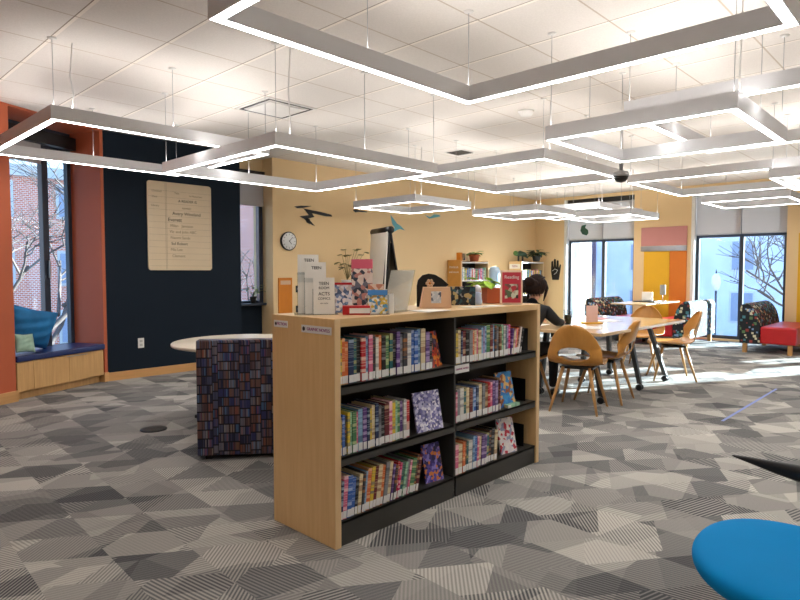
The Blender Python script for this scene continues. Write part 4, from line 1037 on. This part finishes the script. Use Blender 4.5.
body_r = [(0.13, 0.10), (0.12, 0.09), (0.13, 0.10), (0.13, 0.09), 0.055, 0.050, 0.065, 0.050, 0.036, 0.030, 0.065, 0.050, 0.036, 0.030, 0.085, 0.065, 0.052, 0.040, 0.085, 0.065, 0.052, 0.040]
skin('clothed_body', body_v, body_e, body_r, M['blackcloth'], pr)
skin('neck', [(0.10, 0, 0.98), (0.14, 0, 1.04), (0.17, 0, 1.07)], [(0, 1), (1, 2)], [0.048, 0.046, 0.05], M['skin'], pr)
hd = MB(); hd.ball((0, 0, 0), 0.1, 3, (0.95, 0.76, 1.13))
for v in hd.bm.verts:      # face shaping: +x is the face
    x, y, z = v.co
    if z < -0.02: k = min(1, (-z - 0.02) / 0.09); v.co.y *= 1 - 0.30 * k; v.co.x *= 1 - 0.10 * k; v.co.x += 0.012 * k
    if x > 0.06 and abs(y) < 0.018 and -0.035 < z < 0.02: v.co.x += 0.018 * (1 - abs(y) / 0.018) * (1 - (z + 0.035) / 0.07)
    if x > 0.05 and 0.008 < z < 0.03 and 0.015 < abs(y) < 0.05: v.co.x -= 0.006
HL = (0.185, 0, 1.125); HR = (0, 0.55, 0)
head = hd.part('head', pr, M['skin'], None, HL, HR)
for sy in (-1, 1):
    MB().ball((0.083, 0.031 * sy, 0.012), 0.011, 2).part('eye', head, M['label'])
    MB().ball((0.0, 0.077 * sy, -0.01), 0.026, 2, (0.7, 0.3, 1.1)).part('ear', head, M['skin'])
MB().ball((0.088, 0, -0.055), 0.02, 2, (0.35, 1.1, 0.32)).part('mouth', head, mat('lips', (170, 90, 84), 0.5))
hr = MB(); hr.ball((-0.022, 0, 0.026), 0.108, 3, (1.02, 0.92, 1.08), 0.03)
hr.ball((-0.10, -0.0, -0.04), 0.07, 3, (0.9, 1.15, 1.2), 0.06)
hr.ball((-0.15, 0.01, -0.02), 0.055, 3, (1, 1.1, 1), 0.08)
hr.part('hair', head, M['hair'])
fr = MB()
for i in range(14):
    y = -0.085 + 0.17 * i / 13
    fr.tube([(-0.03, y * 0.8, 0.11), (-0.10, y * 1.05, 0.05), (-0.115, y * 1.2, -0.06), (-0.10, y * 1.25, -0.15)], [0.012, 0.014, 0.012, 0.004], 6)
for sy in (-1, 1): fr.tube([(0.02, 0.06 * sy, 0.10), (0.05, 0.088 * sy, 0.03), (0.04, 0.092 * sy, -0.06), (0.05, 0.085 * sy, -0.12)], [0.014, 0.016, 0.013, 0.004], 6)
fr.part('hair_strands', head, M['hair'])
for sy, (hx, hy) in ((-1, (0.44, -0.165)), (1, (0.44, 0.105))):
    hn = MB(); hn.ball((0.04, 0, 0), 0.038, 3, (1.1, 1.0, 0.42))
    for k, (fy, L) in enumerate(((-0.028, 0.052), (-0.010, 0.064), (0.010, 0.06), (0.028, 0.046))):
        hn.tube([(0.06, fy * 0.8, 0.004), (0.075 + L * 0.4, fy, 0.010), (0.075 + L * 0.75, fy, 0.0), (0.075 + L, fy, -0.012)], [0.0095, 0.009, 0.0085, 0.006], 8)
    hn.tube([(0.02, 0.03 * -sy, 0), (0.045, 0.05 * -sy, 0.004), (0.072, 0.052 * -sy, -0.004)], [0.012, 0.010, 0.008], 8)
    hn.part('hand', pr, M['skin'], None, (hx - 0.01, hy, 0.768), (0, 0.05, -0.2 * sy))
for sy in (-1, 1):
    s_ = MB().ball((0.04, 0, 0.045), 0.05, 2, (2.2, 0.9, 0.85)); 
    for v in s_.bm.verts: v.co.z = max(0.0, v.co.z)
    s_.part('shoe', pr, M['blackplastic'], None, (0.36, 0.11 * sy, 0.001))

# ------------------------------------------------------------------ blue chair, lower right
t = thing('blue_lounge_chair', 'swivel chair with bright blue seat and black backrest in the bottom right corner', 'chair', (2.02, 0.32, 0))
out = [(-0.08, 0.29), (0.05, 0.305), (0.17, 0.285), (0.26, 0.22), (0.305, 0.11), (0.30, -0.04), (0.24, -0.18), (0.12, -0.27), (-0.05, -0.29), (-0.20, -0.24), (-0.29, -0.12), (-0.315, 0.0), (-0.285, 0.13), (-0.20, 0.235)]
mb = MB(); rings = []
for sc, z in ((0.80, 0.390), (0.94, 0.398), (1.0, 0.42), (1.015, 0.442), (0.985, 0.46), (0.89, 0.470), (0.6, 0.474), (0.25, 0.470)):
    rings.append([mb.bm.verts.new((x * sc, y * sc, z)) for x, y in out])
n = len(out)
for j in range(len(rings) - 1):
    for i in range(n): f = mb.bm.faces.new((rings[j][i], rings[j][(i + 1) % n], rings[j + 1][(i + 1) % n], rings[j + 1][i])); f.smooth = True
mb.bm.faces.new(rings[0]).smooth = True; mb.bm.faces.new(rings[-1]).smooth = True
subsurf(mb.part('seat', t, M['blue']), 2)
br = MB(); pts = [(0.462, 0.33, 0.606, 0.004), (0.468, 0.26, 0.602, 0.018), (0.475, 0.18, 0.594, 0.034), (0.472, 0.06, 0.590, 0.052), (0.45, -0.06, 0.595, 0.038), (0.38, -0.17, 0.595, 0.032), (0.28, -0.25, 0.60, 0.02), (0.16, -0.29, 0.605, 0.006)]
vs = []
for x, y, z, hh in pts:
    vs += [(x - 0.008, y, z + hh * 0.5), (x + 0.012, y, z + hh * 0.5), (x + 0.012, y, z - hh), (x - 0.008, y, z - hh)]
fs = [(0, 1, 2, 3), tuple(4 * (len(pts) - 1) + k for k in (3, 2, 1, 0))]
for i in range(len(pts) - 1):
    for k in range(4): fs.append((4 * i + k, 4 * i + (k + 1) % 4, 4 * i + 4 + (k + 1) % 4, 4 * i + 4 + k))
br._new(vs, fs, True); subsurf(br.part('backrest', t, M['blackplastic']), 1)
MB().tube([(0.46, -0.06, 0.575), (0.40, -0.06, 0.42), (0.20, -0.03, 0.37), (0, 0, 0.37)], 0.016, 8).part('back_bracket', t, M['blackplastic'])
MB().tube([(0, 0, 0.06), (0, 0, 0.384)], 0.028, 12).part('gas_column', t, M['steel'])
for k in range(5):
    a = k * 2 * PI / 5 + 0.9
    l_ = MB().tube([(0.02 * math.cos(a), 0.02 * math.sin(a), 0.09), (0.24 * math.cos(a), 0.24 * math.sin(a), 0.065)], [0.024, 0.014], 8).part('base_arm', t, M['blackplastic'])
    MB().lathe([(0.01, -0.012), (0.028, -0.012), (0.028, 0.012), (0.01, 0.012)], seg=14).part('caster', l_, M['blackplastic'], None, (0.24 * math.cos(a), 0.24 * math.sin(a), 0.029), (PI / 2, 0, a))

MB().box((5.65, 1.528, 0.0004), (7.62, 1.552, 0.0012)).solo('floor_glint', M['glint'], 'thin straight blue strip painted in for light reflected on the carpet', 'glint')  # flat blue strip standing in for a streak of reflected light

# small plant on narrow window sill
t = thing('potted_plant', 'small green plant in a dark pot on the sill of the narrow window', 'plant', (4.83, WY + 0.235, 0.8305)); pot(t, 0.05, 0.10, M['shelfmetal']); plant(t, 0.10, 14, 0.10, 0.035, mat('sill leaf', (110, 130, 70), 0.5, var=0.3), 0.6, 0.2)

# ------------------------------------------------------------------ outside (second floor view)
GZ = -3.9
MB().box((-80, -60, GZ - 0.2), (120, 120, GZ)).struct('ground', mat('asphalt and paving', (150, 150, 152), 0.9, var=0.1, nscale=0.4))
def building(name, label, x0, y0, x1, y1, h, m, face, wins, ww, wh, mwin, trimm, rz=0, loc=None):
    t = thing(name, label, 'building', (0, 0, 0) if loc is None else loc, rz)
    MB().box((x0, y0, GZ + 0.0), (x1, y1, GZ + h)).part('wall', t, m)
    MB().box((x0 - 0.3, y0 - 0.3, GZ + h), (x1 + 0.3, y1 + 0.3, GZ + h + 0.6)).part('cornice', t, trimm)
    for (u, z) in wins:
        if face == 'x':
            fr_ = MB().box((x0 - 0.08, u - ww / 2 - 0.15, z - 0.15), (x0 - 0.01, u + ww / 2 + 0.15, z + wh + 0.15)).part('window_surround', t, trimm)
            MB().box((x0 - 0.12, u - ww / 2, z), (x0 - 0.085, u + ww / 2, z + wh)).part('pane', fr_, mwin)
        else:
            fr_ = MB().box((u - ww / 2 - 0.15, y0 - 0.08, z - 0.15), (u + ww / 2 + 0.15, y0 - 0.01, z + wh + 0.15)).part('window_surround', t, trimm)
            MB().box((u - ww / 2, y0 - 0.12, z), (u + ww / 2, y0 - 0.085, z + wh)).part('pane', fr_, mwin)
wpane = mat('sky-lit pane', (152, 162, 182), 0.5)
stone = mat('pale limestone', (216, 224, 240), 0.8, var=0.08, nscale=0.6)
building('office_building', 'pale stone building with rows of windows across the street, seen through the right window', 52, 2, 66, 25, 15, stone, 'x',
         [(y, z) for z in (-2.6, 1.4, 5.4) for y in (5, 9, 13, 17, 21)], 1.5, 2.2, wpane, mat('stone trim', (214, 216, 222), 0.8))
building('brick_building', 'purplish brick building across the street, seen through the left far window', 48, 27, 62, 48, 16,
         brick('plum brick', (190, 160, 176), (176, 146, 164), (214, 208, 216), 1.0, (PI / 2, 0, PI / 2)), 'x', [(y, z) for z in (-2.4, 2.0, 6.2) for y in (30, 34, 38, 43)], 1.5, 2.2, wpane, mat('lilac stone trim', (196, 188, 200), 0.8))
building('brick_townhouse', 'red brick townhouse with pale window surrounds, seen through the window seat window', -14, 38, 26, 48, 10.4,
         brick('red brick', (226, 132, 98), (206, 108, 78), (236, 226, 216), 2.4, (PI / 2, 0, 0)), 'y', [(x, z) for z in (-2.8, 0.6, 4.4) for x in (-10, -6, -2, 1.5, 5, 8.5, 12, 16, 19.5)], 1.1, 1.7, wpane, mat('grey stone trim', (206, 204, 200), 0.8))
MB().box((0, 0, 0), (0.8, 0.3, 9.0), 0.02).solo('stone_pillar', mat('sunlit white stone', (226, 224, 222), 0.8), 'tall pale stone pillar outside the left far window', 'pillar', (17.6, 9.0, GZ))
MB().box((30, 24, GZ), (44, 36, GZ + 22)).solo('shade_building', stone, 'unseen tall pale building behind the yellow wall, added to shade the townhouse', 'building')  # out-of-view block added to keep sun off the townhouse
# car
t = thing('parked_car', 'red car parked in the street beyond the left far window', 'car', (27.5, 13.9, GZ), 1.4)
MB().prism([(-2.1, 0.35), (2.1, 0.35), (2.15, 0.75), (1.3, 0.95), (0.6, 1.4), (-0.9, 1.42), (-1.6, 0.98), (-2.15, 0.85)], -0.85, 0.85, 'y', 0.06).part('body', t, M['red'])
for x in (-1.3, 1.35):
    for y in (-0.8, 0.8): MB().lathe([(0.1, -0.1), (0.33, -0.1), (0.33, 0.1), (0.1, 0.1)]).part('wheel', t, M['blackplastic'], None, (x, y, 0.33), (PI / 2, 0, 0))
# street lamp
t = thing('street_lamp', 'dark post street lamp with a white globe, seen through the right window', 'street lamp', (40.0, 11.45, GZ))
MB().tube([(0, 0, 0), (0, 0, 0.5), (0, 0, 0.6), (0, 0, 4.0)], [0.16, 0.14, 0.07, 0.06], 12).part('post', t, M['darkframe'])
MB().lathe([(0.10, 4.0), (0.20, 4.15), (0.27, 4.5), (0.22, 4.85), (0.08, 5.05)], seg=20).part('globe', t, mat('milky globe', (240, 240, 238), 0.4))
MB().tube([(0, 0, 5.05), (0, 0, 5.3)], [0.06, 0.01], 8).part('finial', t, M['darkframe'])
# bare trees
def tree(loc, h, label, seed, spread=0.75, depth=5, r0=0.13):
    rnd = random.Random(seed); mb = MB(); 
    def grow(p, d, L, r, k):
        q = p + d * L; mid = p + d * L * 0.5 + Vector((rnd.uniform(-1, 1), rnd.uniform(-1, 1), rnd.uniform(-1, 1))) * L * 0.06
        mb.tube([p, mid, q], [r, r * 0.85, r * 0.7], 5 if k < depth - 1 else 3, cap=False)
        if k == 0: return
        for i in range(3 if k > 1 else 3):
            a = rnd.uniform(0, 2 * PI); v = Vector((math.cos(a), math.sin(a), rnd.uniform(-0.1, 0.5))) * spread
            grow(p.lerp(q, rnd.uniform(0.55, 1.0)), (d * 0.75 + v).normalized(), L * rnd.uniform(0.62, 0.8), r * 0.6, k - 1)
    grow(Vector((0, 0, 0)), Vector((0, 0, 1)), h * 0.33, r0, depth)
    mb.solo('bare_tree', M['bark'], label, 'tree', loc)
tree((4.0, 15.5, GZ), 11.5, 'bare branching tree in front of the brick townhouse', 3, depth=6)
tree((1.0, 22.5, GZ), 9.0, 'bare tree further along the street left of the window mullion', 5, depth=6)
tree((24.0, 3.4, GZ), 10.5, 'bare tree with long branches outside the right window', 8)
tree((9.6, 19.0, GZ), 9.0, 'bare tree beyond the narrow window', 12)

# ------------------------------------------------------------------ light
sun = bpy.data.lights.new('sun', 'SUN'); sun.energy = 27.0; sun.angle = math.radians(0.6); sun.color = (1.0, 0.95, 0.88)
so = bpy.data.objects.new('sun', sun); col.objects.link(so)
dv = Vector((-0.886, 0.46, -0.25)).normalized(); so.rotation_euler = dv.to_track_quat('-Z', 'Y').to_euler()

w = bpy.data.worlds.new('sky'); bpy.context.scene.world = w; w.use_nodes = True; nt = w.node_tree
bg = nt.nodes['Background']; tc = nt.nodes.new('ShaderNodeTexCoord'); sp = nt.nodes.new('ShaderNodeSeparateXYZ'); rp = nt.nodes.new('ShaderNodeValToRGB')
nt.links.new(tc.outputs['Generated'], sp.inputs[0]); nt.links.new(sp.outputs[2], rp.inputs[0]); nt.links.new(rp.outputs[0], bg.inputs[0])
rp.color_ramp.elements[0].color = srgb(214, 230, 250); rp.color_ramp.elements[1].color = srgb(150, 186, 236); rp.color_ramp.elements[1].position = 0.7
bg.inputs[1].default_value = 1.9

# ------------------------------------------------------------------ camera
f_px = 600.0; hy = 271.0; vx = 975.0
pitch = math.atan((300 - hy) / f_px); az = math.atan((vx - 400) * math.cos(pitch) / f_px)
cam = bpy.data.cameras.new('camera'); cam.sensor_width = 36.0; cam.lens = f_px / 800 * 36; cam.clip_end = 400; cam.clip_start = 0.05
co = bpy.data.objects.new('camera', cam); col.objects.link(co); co.location = (0, 0, 1.30)
co.rotation_euler = (PI / 2 - pitch, 0, az - PI / 2)
sc = bpy.context.scene; sc.camera = co
sc.view_settings.view_transform = 'Standard'; sc.view_settings.look = 'None'; sc.view_settings.gamma = 1.0; sc.view_settings.use_curve_mapping = False
sc.view_settings.exposure = 1.0
